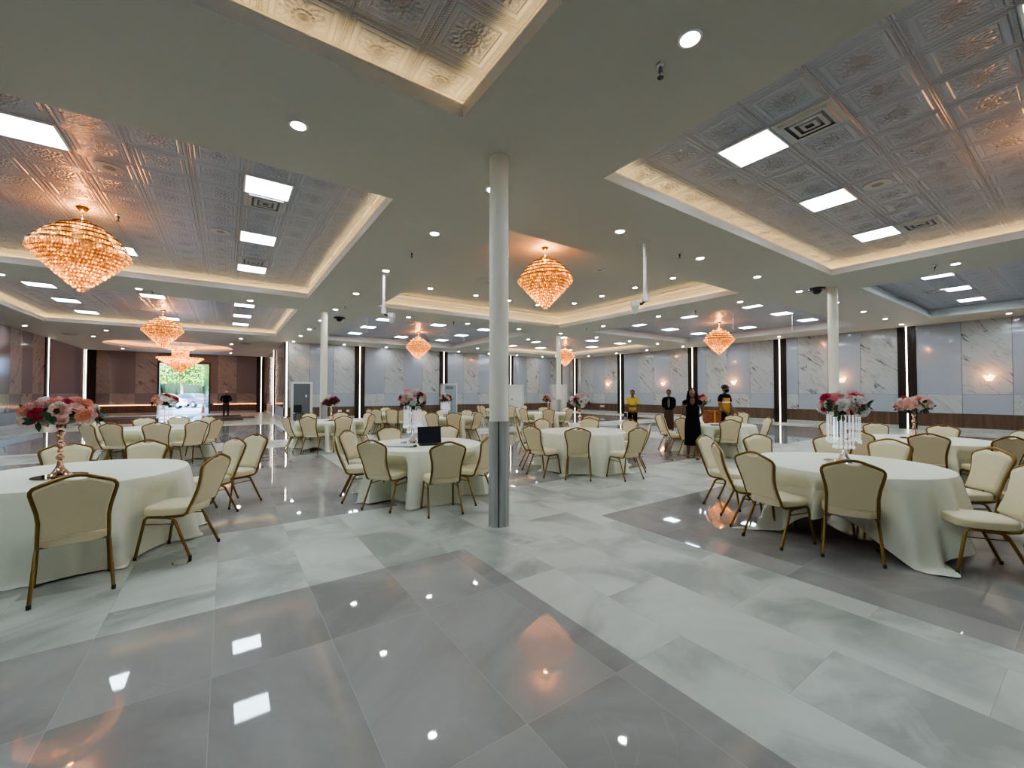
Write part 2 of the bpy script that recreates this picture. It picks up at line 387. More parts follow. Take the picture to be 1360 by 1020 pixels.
# coffers
def coffer(gx, gy, lit, plain, ctr):
    (xa, xb), (ya, yb) = gx, gy
    zt = HB if plain else HT
    f = MB(); zl = H + .145; w = .16
    def loop(d, z): return [(xa - d, ya - d, z), (xb + d, ya - d, z), (xb + d, yb + d, z), (xa - d, yb + d, z)]
    if lit:
        f.rings([loop(0, H), loop(0, zl), loop(.03, zl), loop(.03, zl - .05), loop(w, zl - .05), loop(w, zt)], cap=False)
    else:
        f.rings([loop(0, H), loop(0, H + .09), loop(.07, H + .09), loop(.07, zt)], cap=False)
    struct('trim_%d' % next(TR), f, M['fascia'])
    if plain:
        g = MB()   # stepped cornice under the plain ceiling
        def l2(d, z): return [(xa - w + d, ya - w + d, z), (xb + w - d, ya - w + d, z), (xb + w - d, yb + w - d, z), (xa - w + d, yb + w - d, z)]
        g.rings([l2(.0, zt - .16), l2(.03, zt - .15), l2(.04, zt - .10), l2(.09, zt - .05), l2(.12, zt - .03), l2(.12, zt)], cap=False)
        struct('trim_%d' % next(TR), g, M['fascia'])
    d = w if lit else .07
    t = MB(); X, Y = ctr
    t.add([(xa - d - X, ya - d - Y, 0), (xb + d - X, ya - d - Y, 0), (xb + d - X, yb + d - Y, 0), (xa - d - X, yb + d - Y, 0)], [(0, 1, 2, 3)])
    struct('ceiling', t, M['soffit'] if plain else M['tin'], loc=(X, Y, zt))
    if lit:
        s_ = MB()
        s_.rings([loop(.075, zl - .045), loop(.10, zl - .045)], cap=False)
        s_.rings([loop(.075, zl - .0449), loop(.10, zl - .0449)], cap=False)
        struct('trim_%d' % next(TR), s_, M['led'])
import itertools
TR = itertools.count(2)
CT = {}
CXC = [-1.96, 7.85, 17.65]; CYC = [.04, 9.56, 19.6]
LIT = {(0, 0), (1, 0), (0, 1), (0, 2), (1, 1), (2, 2)}
for i in range(3):
    for j in range(3):
        CT[i, j] = (CXC[i], CYC[j]); coffer(GX[i], GY[j], (i, j) in LIT, (i, j) == (1, 1), CT[i, j])
# roof above everything keeps daylight out
rf = MB(); rf.bb((XL - .3, YS - .3, 5.2), (XR + .3, YB + .3, 5.35)); rf.bb((XL - .3, YB, 5.2), (XH + .3, YE + .3, 5.35))
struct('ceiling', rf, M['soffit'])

# walls made of marble and plain panels
def wall(name, seams, axis, pos, side, slabs, start_marble, plain, warm=False, zb=.16):
    """axis 'y': panels run along Y at X=pos (side = direction of the room). slabs = list of (a, b)"""
    w = MB(); dpt = .05; g = .006
    def put(a, b, z0, z1, mi, th):
        w.mi = mi
        if axis == 'y': w.bb((min(pos, pos + side * th), a, z0), (max(pos, pos + side * th), b, z1))
        else: w.bb((a, min(pos, pos + side * th), z0), (b, max(pos, pos + side * th), z1))
    lo, hi = seams[0], seams[-1]
    w.mi = 3
    if axis == 'y': w.bb((min(pos, pos - side * .2), lo, 0), (max(pos, pos - side * .2), hi, 5.2))
    else: w.bb((lo, min(pos, pos - side * .2), 0), (hi, max(pos, pos - side * .2), 5.2))
    k = start_marble
    for a, b in zip(seams[:-1], seams[1:]):
        if any(s0 - .01 <= a and b <= s1 + .01 for s0, s1 in slabs): continue
        put(a + g, b - g, 1.475, H, 1 if k else 0, dpt); put(a + g, b - g, .71, 1.465, 0 if k else 1, dpt)
        k = not k
    k = 0
    segs = []; a = lo
    for s0, s1 in sorted(slabs) + [(hi, hi)]:
        if s0 - a > .05: segs.append((a, s0))
        a = s1
    for a, b in segs:
        put(a, b, zb, .69, 2, dpt + .004); put(a, b, 0, zb, 4, dpt + .02)
    return struct(name, w, [plain, M['dimmarble'] if plain is M['dimplain'] else M['marble'], M['wood'], M['seam'], M['plinth']])
def slab(axis, pos, side, a, b, led=None, ledw=.036):
    s_ = MB(); th = .09
    n_ = max(3, int((b - a) / .045)); st = (b - a) / n_
    for q in range(n_):
        t2 = th + (.015 if q % 2 else 0)
        aa, bb_ = a + q * st, a + (q + 1) * st
        if axis == 'y': s_.bb((min(pos, pos + side * t2), aa, .02), (max(pos, pos + side * t2), bb_, H))
        else: s_.bb((aa, min(pos, pos + side * t2), .02), (bb_, max(pos, pos + side * t2), H))
    o = struct('trim_%d' % next(TR), s_, M['dwood'])
    if led is not None:
        l = MB(); t2 = th + .03
        if axis == 'y': l.bb((min(pos + side * th, pos + side * t2), led - ledw / 2, .02), (max(pos + side * th, pos + side * t2), led + ledw / 2, H - .01))
        else: l.bb((led - ledw / 2, min(pos + side * th, pos + side * t2), .02), (led + ledw / 2, max(pos + side * th, pos + side * t2), H - .01))
        l.build('light_strip', M['ledw'], o, smooth=False)
    return o
# right wall, seams measured along it
sy = [YS, -5.0, -3.75, -3.1, -1.85, -.58, .66, 1.93, 3.2, 4.48, 5.05, 6.32, 7.56, 8.79, 9.32, 9.89, 11.1, 12.35, 13.6, 14.17, 14.75, 16.0, 17.27, 18.53, 19.8, 20.36, 21.6, 22.87, 24.11, 24.6, 25.1, YB]
rs = [(4.48, 5.05), (9.32, 9.89), (14.17, 14.75), (19.8, 20.36), (24.6, 25.1), (-3.75, -3.1)]
wall('wall_right', sy, 'y', XR, -1, rs, 1, M['plain'])
for a, b in rs: slab('y', XR, -1, a, b, (a + b) / 2)
# back wall
sx_ = [XH, 3.84, 5.07, 6.28, 6.85, 8.08, 9.3, 10.55, 11.77, 12.35, 13.58, 14.82, 16.05, 17.28, 17.8, 19.05, 20.28, 21.5, 22.15, 22.7, XR]
bs = [(6.28, 6.85), (11.77, 12.35), (17.28, 17.8), (22.15, 22.7)]
wall('wall_back', sx_, 'x', YB, -1, bs, 1, M['plain'])
for a, b in bs: slab('x', YB, -1, a, b, (a + b) / 2)
slab('x', YB, -1, XH, XH + .16, XH + .07, .06)
# left wall
ly = [YS] + [YS + 1.24 * k for k in range(1, 29)]
ly = [v for v in ly if not (30.1 < v < 30.9)] ; ly = sorted(set([round(v, 3) for v in ly if v < YE - .4] + [30.25, 30.85, 16.4, 16.95, YE]))
wall('wall_left', ly, 'y', XL, 1, [(30.25, 30.85), (16.4, 16.95)], 0, M['dimplain'])
slab('y', XL, 1, 30.25, 30.85, 30.55); slab('y', XL, 1, 16.4, 16.95, 16.7)
# hall end wall with the wide doorway
DX0, DX1, DZ = -3.85, -1.08, 3.6
wall('wall_end_left', [XL, -7.0, -6.35, -5.1, DX0 - .08], 'x', YE, -1, [(XL, -7.0)], 1, M['dimplain'])
wall('wall_end_right', [DX1 + .08, -.55, .62, 1.9, 2.42, XH], 'x', YE, -1, [(1.9, 2.42)], 0, M['dimplain'])
w = MB(); w.bb((DX0 - .08, YE - .05, DZ + .08), (DX1 + .08, YE + .2, 5.2)); struct('wall_end', w, M['dimplain'])
slab('x', YE, -1, XL, -7.0, XL + .09); slab('x', YE, -1, 1.9, 2.42, 2.2)
# lit ledges over the hall cladding
for a, b in ((-7.0, DX0 - .1), (DX1 + .3, 1.9)):
    l = MB(); l.bb((a, YE - .09, .66), (b, YE - .055, .69)); struct('trim_%d' % next(TR), l, emis('amber_ledge_light', (1, .45, .2), 3.))
# hall right side wall
wall('wall_hall', [YB + .2, 27.0, 28.3, 29.5, 30.8, 31.25, 32.5, 33.7, 35.0, 36.2, YE], 'y', XH, -1, [(30.8, 31.25)], 0, M['dimplain'])
slab('y', XH, -1, 30.8, 31.25, 31.0)
# wall behind the camera
w = MB(); w.bb((XL - .2, YS - .2, 0), (XR + .2, YS, 5.2)); struct('wall_front', w, mat('plain_wall_paint', (.52, .53, .54), .5))
# door frame and leaf of the entrance
d = MB(); d.bb((DX0 - .1, YE - .12, 0), (DX0, YE + .25, DZ + .1)); d.bb((DX1, YE - .12, 0), (DX1 + .1, YE + .25, DZ + .1)); d.bb((DX0, YE - .12, DZ), (DX1, YE + .25, DZ + .1))
dr = struct('door_1', d, mat('dark_bronze_frame', (.03, .018, .014), .4))
l = MB(); l.bb((DX1 - .30, YE + .16, .02), (DX1 - .01, YE + .20, DZ - .02)); l.build('glass_leaf', M['teal'], dr, smooth=False)
# grey door
def door(name, xa, xb, z, leaf, th, frame, handle=True, fz=.07):
    f = MB(); y = YB - .05
    f.bb((xa - fz, y - th, 0), (xa, y, z + fz)); f.bb((xb, y - th, 0), (xb + fz, y, z + fz)); f.bb((xa, y - th, z), (xb, y, z + fz))
    r = struct(name, f, frame)
    l = MB(); l.bb((xa, y - th * .6, .01), (xb, y, z)); lf = l.build('door_leaf', leaf, r, smooth=False)
    if handle:
        k = MB(); k.bb((xa + .12 * (xb - xa), y - th * .6 - .05, 1.0), (xa + .2 * (xb - xa) + .05, y - th * .6, 1.06)); k.build('door_handle', M['chrome'], lf, smooth=False)
    return r
door('door_2', 3.02, 3.86, 2.02, M['greydoor'], .12, M['wpaint'], False, .12)
w = MB(); w.bb((3.62, YB - .135, 1.28), (3.70, YB - .12, 1.40)); w.build('door_sign', M['paper'], bpy.data.objects['door_2'], smooth=False)
door('door_3', 17.35, 18.62, 2.06, M['wpaint'], .2, M['wpaint'])
door('door_4', 21.5, 22.95, 2.12, M['wpaint'], .22, M['wpaint'])
# glass fronted cabinet
cb = thing('display_cabinet', 'tall white framed cabinet with glass front against the back wall', 'cabinet', (12.3, YB - .36, 0))
k = MB()
for sx in (-.5, .44): k.bb((sx, -.28, 0), (sx + .06, .28, 2.13))
k.bb((-.5, -.28, 2.07), (.5, .28, 2.13)); k.bb((-.5, -.28, 0), (.5, .28, .1)); k.bb((-.5, .25, 0), (.5, .28, 2.1)); k.build('frame', M['wpaint'], cb, False)
k = MB(); k.bb((-.43, -.27, .1), (.43, -.26, 2.06)); k.build('glass_door', mat('blue_grey_glass', (.30, .38, .42), .05), cb, False)
k = MB(); k.bb((-.36, -.285, 1.75), (.2, -.272, 1.95)); k.build('header_sign', M['greydoor'], cb, False)
k = MB(); k.bb((.02, -.30, .3), (.05, -.27, 1.7)); k.build('door_handle', M['chrome'], cb, False)

# ------------------------------------------------------------------ columns
def column(x, y, label):
    t = thing('column', label, 'column', (x, y, 0), 0, 'round steel columns')
    MB().lathe([(.112, 1.19), (.112, H)], n=32).build('shaft', M['colw'], t)
    MB().lathe([(.121, 0), (.121, 1.2), (.112, 1.201)], n=32).build('grey_wrap', M['colg'], t)
    k = MB(); k.bb((-.006, -.127, 0), (.006, -.118, 1.2)); o = k.build('seam_strip', M['black'], t, False); o.rotation_euler = (0, 0, -.59)
column(2.62, 4.05, 'white column with grey lower wrap, nearest the camera')
column(13.2, 4.1, 'white column with grey lower wrap, right, behind the crystal flower centerpiece')
column(2.72, 15.2, 'white column with grey lower wrap, left, in front of the back wall')
column(13.35, 15.25, 'slim distant white column before the far corner under the chandelier')
RCOL = bpy.data.objects

# ------------------------------------------------------------------ ceiling fixtures
CN = {(0, 0): 'the nearest overhead ceiling recess', (1, 0): 'the upper right ceiling recess', (2, 0): 'the far right ceiling recess', (0, 1): 'the left ceiling recess', (1, 1): 'the centre recess',
      (2, 1): 'the recess over the standing people', (0, 2): 'the far left ceiling recess', (1, 2): 'the recess before the grey door wall', (2, 2): 'the farthest corner recess'}
RW = ['near', 'middle', 'far']; CL = ['left', 'centre', 'right']
pt = None
for (i, j), (X, Y) in CT.items():
    if (i, j) == (1, 1): continue
    for a in (-1, 0, 1):
        for b in (-1, 0, 1):
            if a == b == 0: continue
            if (i, j) == (0, 0) or ((i, j) == (1, 0) and b < 0): continue
            px, py = X + a * 2.44, Y + b * 2.44
            if (i, j) == (0, 1) and a == -1: continue
            lab = 'square bright light panel, %s row %s, in %s' % (RW[b + 1], CL[a + 1], CN[i, j])
            if pt is None:
                pt = thing('light_panel', lab, 'light panel', (px, py, HT), 0, 'square ceiling light panels')
                k = MB(); q = .305
                for s_ in (-1, 1): k.bb((min(s_ * q, s_ * .285), -q, -.018), (max(s_ * q, s_ * .285), q, 0)); k.bb((-.285, min(s_ * q, s_ * .285), -.018), (.285, max(s_ * q, s_ * .285), 0))
                k.build('frame', M['trimw'], pt, False)
                k = MB(); k.bb((-.284, -.284, -.012), (.284, .284, -.002)); k.build('diffuser', M['panel'], pt, False); index(pt)
            else: dup(pt, (px, py, HT), 0, lab, 'square ceiling light panels')
# panels of the overhead recess
for a, b in ((0, 1), (-1, 1), (1, 0), (-1, 0), (1, -1), (0, -1)):
    if (a, b) in ((1, -1), (0, -1), (-1, 0)): continue
    dup(pt, (CXC[0] + a * 2.44, CYC[0] + b * 2.44 - (.0), HT), 0, 'square light panel, %s row %s, in %s' % (RW[b + 1], CL[a + 1], CN[0, 0]), 'square ceiling light panels')
for b in (-1, 0, 1):
    dup(pt, (CXC[0] - 0 * 2.44 - 2.44, CYC[1] + b * 2.44, HT), 0, 'square bright light panel, %s row left, in %s' % (RW[b + 1], CN[0, 1]), 'square ceiling light panels')

dl = None
def downlight(x, y, z, lab):
    global dl
    if dl is None:
        dl = thing('recessed_downlight', lab, 'downlight', (x, y, z), 0, 'recessed ceiling downlights')
        MB().lathe([(.068, -.001), (.09, -.001), (.09, -.008), (.072, -.012), (.066, -.004)], n=24).build('trim_ring', M['trimw'], dl)
        MB().lathe([(.001, -.0065), (.064, -.0065), (.064, -.0035), (.001, -.0035)], n=24).build('lens', M['down'], dl); index(dl)
    else: dup(dl, (x, y, z), 0, lab, 'recessed ceiling downlights')
ORD = ['first', 'second', 'third', 'fourth', 'fifth', 'sixth', 'seventh', 'eighth', 'ninth', 'tenth', 'eleventh', 'twelfth', 'thirteenth']
def line(pts, name):
    for k, (x, y) in enumerate(pts): downlight(x, y, H, 'round recessed downlight, %s from the camera along %s' % (ORD[k], name))
line([(2.95, y) for y in (1.81, 4.73, 6.63, 9.3, 11.93, 14.6, 17.2, 19.85, 22.4, 25.05)], 'the ceiling beam running away left of centre')
line([(12.87, y) for y in (-1.0, 1.8, 4.75, 6.33, 9.23, 11.9, 14.55, 17.1, 19.8, 22.35)], 'the ceiling beam right of the centre recess')
line([(22.5, y) for y in (-1.0, 1.9, 4.7, 7.0, 9.2, 11.9, 14.45, 17.0, 19.6, 22.3)], 'the strip beside the right wall')
line([(5.53, 4.72), (8.0, 4.73), (10.42, 4.72), (15.4, 4.7), (17.92, 4.7), (20.35, 4.7)], 'the near cross beam running right')
line([(.58, 4.73), (-1.96, 4.73), (-4.45, 4.73)], 'the near cross beam running left')
line([(5.47, 14.58), (7.94, 14.6), (10.46, 14.57), (15.25, 14.54), (17.78, 14.55), (20.05, 14.45)], 'the second cross beam running right')
line([(.55, 14.65), (-1.96, 14.68), (-4.4, 14.73)], 'the second cross beam running left')
line([(5.55, 25.0), (8.0, 25.05), (10.45, 25.0), (12.9, 24.95), (15.3, 24.95), (17.73, 24.95), (20.13, 24.9)], 'the strip beside the back wall')
line([(.57, 25.3), (-1.96, 25.35), (-4.45, 25.38), (-6.9, 25.45)], 'the beam before the entrance hall')
line([(.2, 28.4), (.2, 34.9)], 'the right side of the entrance hall')
line([(-5.43, 28.36), (-5.42, 35.3)], 'the left side of the entrance hall')
line([(-6.75, y) for y in (4.7, 9.5, 14.7, 19.8)], 'the strip beside the left wall')
for k, (x, y) in enumerate([(5.25, 12.1), (6.9, 12.1), (8.25, 12.1), (9.56, 12.1), (10.5, 11.12), (10.48, 9.74), (10.48, 8.36), (10.5, 7.04)]):
    downlight(x, y, HB, 'round downlight in the plain ceiling of the centre recess, %s of its ring' % ORD[k])

def beads(mb, c0, r, n, h, rb):
    for k in range(n):
        a = 2 * PI * k / n; mb.octa((c0[0] + r * math.cos(a), c0[1] + r * math.sin(a), c0[2]), rb, h)
def make_chandelier(label, loc):
    t = thing('chandelier', label, 'chandelier', loc, 0, 'crystal chandeliers')
    MB().lathe([(.001, 0), (.085, 0), (.08, -.02), (.03, -.075), (.015, -.08), (.001, -.08)], n=24).build('canopy', M['brass'], t)
    k = MB()
    for q in range(5):   # chain links
        z = -.09 - q * .032; rx = (q % 2) * PI / 2
        k.tube([(.013 * math.cos(a) * math.cos(rx), .013 * math.cos(a) * math.sin(rx), z + .021 * math.sin(a)) for a in [2 * PI * e / 8 for e in range(8)]], .0035, 5, closed=True)
    k.lathe([(.004, -.9), (.004, -.24)], n=6); k.build('chain', M['brass'], t)
    tiers = [(.11, -.24), (.27, -.325), (.38, -.415), (.47, -.505), (.545, -.60), (.605, -.695)]
    for q, (r, z) in enumerate(tiers):
        fr = MB(); tilt = .05
        def pz(a): return z + r * tilt * math.cos(a + .6 + q * .25)
        N = 48; lo = [[], [], [], []]
        for e in range(N):
            a = 2 * PI * e / N
            for w_, (dr, dz) in enumerate(((-.004, 0), (.008, 0), (.008, -.02), (-.004, -.02))): lo[w_].append(((r + dr) * math.cos(a), (r + dr) * math.sin(a), pz(a) + dz))
        fr.rings(lo + [lo[0]], cap=False); f = fr.build('tier_frame', M['brass'], t)
        cr = MB(); nn = int(r * 2 * PI / .036); hh = .036 if q < 5 else .048
        for e in range(nn):
            a = 2 * PI * e / nn; cr.octa((r * math.cos(a), r * math.sin(a), pz(a) - .018 - hh), .0155, hh)
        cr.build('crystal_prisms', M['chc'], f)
    # inner skirt closing the gaps between tiers
    low = MB(); r0, z0 = .575, -.78; rows = 13
    for q in range(rows):
        u = q / (rows - 1); r = r0 * (1 - u) ** .92 + .035; z = z0 - .60 * u
        beads(low, (0, 0, z), r, max(6, int(r * 2 * PI / .046)), .028, .021)
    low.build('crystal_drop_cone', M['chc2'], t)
    st = MB(); st.lathe([(.001, -1.40), (.55, -.80), (.56, -.78), (.54, -.79), (.001, -1.37)], n=24)
    st.lathe([(.06, -.33), (.20, -.40), (.30, -.50), (.40, -.60), (.50, -.70), (.545, -.78), (.53, -.78), (.38, -.61), (.19, -.42), (.05, -.35)], n=24)
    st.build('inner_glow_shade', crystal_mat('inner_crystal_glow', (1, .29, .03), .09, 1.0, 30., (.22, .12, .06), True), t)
    index(t); return t
def clamp(x, y, z, e, r=.1, col=(1, .36, .10)):
    L = bpy.data.lights.new('chandelier_light', 'POINT'); L.energy = e; L.color = col; L.shadow_soft_size = r
    o = bpy.data.objects.new('chandelier_light', L); C.objects.link(o); o.location = (x, y, z)
chs = [(-2.0, 9.62, HT, 'large glowing crystal chandelier at left in the left ceiling recess'),
       (-1.97, 19.9, HT, 'crystal chandelier in the far left recess, half hiding the entrance chandelier'),
       (5.9, 7.2, HB, 'crystal chandelier in the centre recess right of the near column'),
       (7.95, 19.8, HT, 'small glowing chandelier hanging before the back wall left of the column'),
       (17.7, 9.62, HT, 'crystal chandelier at right above the standing people'),
       (17.6, 19.5, HT, 'distant crystal chandelier behind the slim far column'),
       (7.85, .04, HT, 'crystal chandelier of the upper right recess past the picture edge')]
ch0 = make_chandelier(chs[0][3], chs[0][:3])
for k, c in enumerate(chs):
    if 0 < k < 6: dup(ch0, c[:3], .7 * k, c[3], 'crystal chandeliers')
    clamp(c[0], c[1], c[2] - .19, 13, .05)
# entrance chandelier of another shape
t = thing('entrance_chandelier', 'tiered chandelier with a wide lower dish hanging in the entrance hall', 'chandelier', (-2.32, 31.9, H + .34))
MB().lathe([(.001, 0), (.12, 0), (.1, -.05), (.012, -.08), (.012, -.3), (.001, -.3)], n=16).build('canopy', M['brass'], t)
k = MB()
for r, z in ((.75, -.42), (.6, -.5), (.42, -.58), (.40, -.66), (.40, -.74), (.40, -.82), (.40, -.90), (.42, -.98)): beads(k, (0, 0, z), r, int(r * 2 * PI / .07), .05, .035)
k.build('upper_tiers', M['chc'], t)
k = MB()
for q in range(11):
    u = q / 10; beads(k, (0, 0, -1.05 - .85 * u), 1.05 * (1 - u) + .05, max(5, int(1.05 * (1 - u) * 2 * PI / .09)), .05, .042)
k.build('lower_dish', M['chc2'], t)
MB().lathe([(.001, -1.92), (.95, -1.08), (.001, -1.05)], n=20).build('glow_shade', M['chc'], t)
clamp(-2.32, 31.9, H - .05, 30, .05)

# vents, speakers, sprinklers
def vent(x, y, z, lab, grp='square ceiling air vents', s=.29):
    t = thing('ceiling_vent', lab, 'vent', (x, y, z), 0, grp)
    k = MB(); k.bb((-s, -s, -.012), (s, s, 0)); k.build('backing', M['vent'], t, False)
    for q, r in enumerate((.24, .165, .09)):
        k = MB(); r *= s / .29
        def lp(d, zz): return [(-d, -d, zz), (d, -d, zz), (d, d, zz), (-d, d, zz)]
        k.rings([lp(r, -.013), lp(r - .012, -.04), lp(r - .05, -.04), lp(r - .05, -.037), lp(r - .016, -.036), lp(r - .004, -.013)], cap=False); k.build('vent_blade', M['vent'], t, False)
    k = MB(); k.bb((-.22 * s / .29, -.22 * s / .29, -.02), (.22 * s / .29, .22 * s / .29, -.0125)); k.build('throat_shade', M['greydoor'], t, False)  # dark plate painted in for the shade between the blades
vent(5.41, 1.87, HT, 'square air vent beside the nearest light panel of the upper right recess')
vent(10.29, 1.87, HT, 'square air vent beside the last light panel of the upper right recess')
vent(.48, 7.66, HT, 'square air vent beside the nearest light panel of the left recess')
vent(.48, 11.32, HT, 'square air vent before the far light panel of the left recess')
vent(6.2, 10.3, HB, 'square air vent in the plain ceiling left of the near column', s=.25)
vent(17.65, 2.9, HT, 'square air vent in the far right recess', s=.28)
vent(-6.1, 28.0, H, 'slot air vent in the hall ceiling near the left wall', s=.3)
vent(.85, 27.6, H, 'slot air vent in the hall ceiling at right', s=.3)
def speaker(x, y, z, lab):
    t = thing('ceiling_speaker', lab, 'speaker', (x, y, z), 0, 'round ceiling speakers')
    MB().lathe([(.14, 0), (.165, 0), (.165, -.008), (.14, -.008)], n=28).build('rim', M['vent'], t)
    MB().lathe([(.001, -.001), (.14, -.001), (.14, -.006), (.001, -.01)], n=28).build('grille', M['grille'], t)
speaker(7.85, 1.87, HT, 'round grey speaker in the upper right recess between light panels')
speaker(-1.35, 7.7, HT, 'round grey speaker in the left recess above the big chandelier')
speaker(-.13, 9.56, HT, 'round grey speaker in the left recess beyond the near light panel')
speaker(8.2, 7.7, HB, 'round grey speaker in the plain ceiling right of the centre chandelier')
speaker(.48, 9.0 + 9, HT, 'round grey speaker in the far left recess')
sp0 = None
for x, y, z, lab in ((2.98, 2.1, H, 'sprinkler head at top right beside the brightest downlight'), (2.96, 7.73, H, 'sprinkler head left of the near column above the ceiling camera'), (7.33, 4.76, H, 'sprinkler head on the near cross beam right of the pole camera'),
        (7.26, 14.47, H, 'sprinkler head on the second cross beam left of the near column'), (12.6, 12.6, H, 'sprinkler head left of the distant slim column'), (12.96, 7.84, H, 'sprinkler head above the recess over the people'),
        (3.06, 13.68, H, 'sprinkler head before the left white column'), (3.03, 18.96, H, 'sprinkler head beyond the left white column'), (12.65, 2.08, H, 'sprinkler head beside the far right recess'),
        (-1.57, 9.65, HT, 'sprinkler head right of the big left chandelier'), (-1.68, 14.74, H, 'sprinkler head on the beam between the left recesses')):
    if sp0 is None:
        sp0 = thing('sprinkler_head', lab, 'sprinkler', (x, y, z), 0, 'ceiling sprinkler heads')
        MB().lathe([(.001, .006), (.045, .006), (.042, -.012), (.022, -.035), (.001, -.035)], n=16).build('escutcheon', M['chrome'], sp0)
        MB().lathe([(.001, -.03), (.016, -.03), (.018, -.07), (.009, -.075), (.009, -.11), (.026, -.112), (.026, -.118), (.001, -.118)], n=12).build('nozzle', M['steel'], sp0); index(sp0)
    else: dup(sp0, (x, y, z), 0, lab, 'ceiling sprinkler heads')
# pole mounted cameras
def polecam(x, y, L, lab, ax):
    t = thing('pole_camera', lab, 'ceiling camera', (x, y, H), ax, 'pole mounted ceiling cameras')
    MB().lathe([(.001, 0), (.095, 0), (.09, -.012), (.04, -.02), (.001, -.02)], n=20).build('mount_plate', M['vent'], t)
    MB().lathe([(.033, -.02), (.033, -L)], n=16).build('pole', M['trimw'], t)
    k = MB(); k.bb((-.045, -.045, -L - .13), (.045, .045, -L)); k.build('junction_box', M['trimw'], t, False)
    k = MB(); k.tube([(0, 0, -L - .1), (-.06, 0, -L - .17), (-.14, 0, -L - .17)], .022, 8); k.build('swivel_arm', M['black'], t)
    k = MB(); k.bb((-.25, -.07, -L - .22), (-.12, .07, -L - .12)); k.lathe([(.001, -.15), (.05, -.13), (.065, -.07), (.06, 0), (.001, 0)], c=(-.185, 0, -L - .21), n=14); k.build('camera_body', M['trimw'], t)
polecam(3.0, 9.6, .80, 'white ceiling camera on a pole at the left tip of the centre recess', PI - .606)
polecam(6.29, 4.79, .98, 'white ceiling camera on a long pole right of the centre chandelier', -.606)
def domecam(x, y, lab):
    t = thing('dome_camera', lab, 'security camera', (x, y, H), 0, 'dark ceiling dome cameras')
    MB().lathe([(.001, 0), (.20, 0), (.19, -.05), (.12, -.06), (.001, -.06)], n=20).build('housing', M['steel'], t)
    MB().ell((0, 0, -.06), (.11, .11, .10)).build('dome', M['black'], t)
domecam(3.4, 16.1, 'dark dome camera on the ceiling right of the left white column'); domecam(12.9, 4.35, 'dark dome camera on the ceiling beside the right white column')
# hanging bead strands around the recess lights
for x, y, L, lab in ((4.75, 17.4, .6, 'thin strand of clear beads hanging at the left of the back chandelier'), (9.9, 18.6, .6, 'thin strand of clear beads hanging at the right of the back chandelier'),
                     (16.3, 8.3, .6, 'thin strand of clear beads hanging left of the right chandelier'), (18.0, 6.9, .65, 'thin strand of clear beads hanging right of the right chandelier')):
    k = MB()
    for q in range(10): k.octa((0, 0, -.03 - q * L / 10), .018, .022)
    k.lathe([(.003, -L), (.003, 0)], n=5)
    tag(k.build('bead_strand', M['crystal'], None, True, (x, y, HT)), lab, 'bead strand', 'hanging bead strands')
# sconces
s0 = None
for k_, (y, z, lab) in enumerate(((21.3, 2.17, 'glowing crystal wall sconce nearest the far corner'), (16.55, 2.12, 'glowing crystal wall sconce above the person in yellow and dark person'), (11.98, 2.12, 'glowing crystal wall sconce right of the woman in black'),
                                  (7.0, 2.14, 'glowing crystal wall sconce half hidden by the right column'), (2.5, 2.11, 'glowing crystal wall sconce nearest the camera at far right'))):
    if s0 is None:
        s0 = thing('wall_sconce', lab, 'wall lamp', (XR - .05, y, z), 0, 'crystal wall sconces')
        k = MB(); k.bb((-.04, -.05, -.06), (0, .05, .06)); k.build('back_plate', M['brass'], s0, False)
        k = MB()
        for q in range(5):
            r = .15 - .022 * q
            for e in range(13):
                a = PI / 2 + PI * e / 12; k.octa((-.02 + r * math.cos(a) * .9, r * math.sin(a), .04 - q * .04), .013, .024)
        k.build('crystal_basket', M['sconce'], s0); k = MB(); k.ell((-.07, 0, .02), (.03, .03, .04)); k.build('bulb', M['bulb'], s0); index(s0)
    else: dup(s0, (XR - .05, y, z), 0, lab, 'crystal wall sconces')
    clamp(XR - .30, y, z + .1, 3.0, .03)
# socket plates
for x, z, w_ in ((5.45, .46, .2), (5.9, .46, .14), (15.1, .5, .3)):
    k = MB(); k.bb((-w_ / 2, -.012, -.06), (w_ / 2, 0, .06)); k.bb((-.03, -.016, -.03), (.03, -.012, .03))
    o = k.build('socket_plate', M['wpaint'], None, False, (x, YB - .056, z)); tag(o, 'white socket plate on the wood cladding of the back wall, %s' % {.2: 'leftmost', .14: 'second from left', .3: 'right of the glass cabinet'}[w_], 'socket', 'wall socket plates')
k = MB(); k.bb((-.012, -.2, -.06), (0, .2, .06)); k.bb((-.016, -.14, -.03), (-.012, -.04, .03)); k.bb((-.016, .04, -.03), (-.012, .14, .03))
tag(k.build('socket_plate', M['wpaint'], None, False, (XR - .056, 21.9, .5)), 'double white socket plate on the cladding of the right wall', 'socket', 'wall socket plates')
# floor box cover
t = thing('floor_box_cover', 'round dark metal floor outlet cover on the matte tiles near the left table', 'floor outlet', (-.31, 4.77, 0))
MB().lathe([(.001, 0), (.068, 0), (.066, .004), (.001, .005)], n=28).build('lid', M['steel'], t); MB().lathe([(.066, 0), (.076, 0), (.074, .005), (.066, .005)], n=28).build('rim', M['chrome'], t)

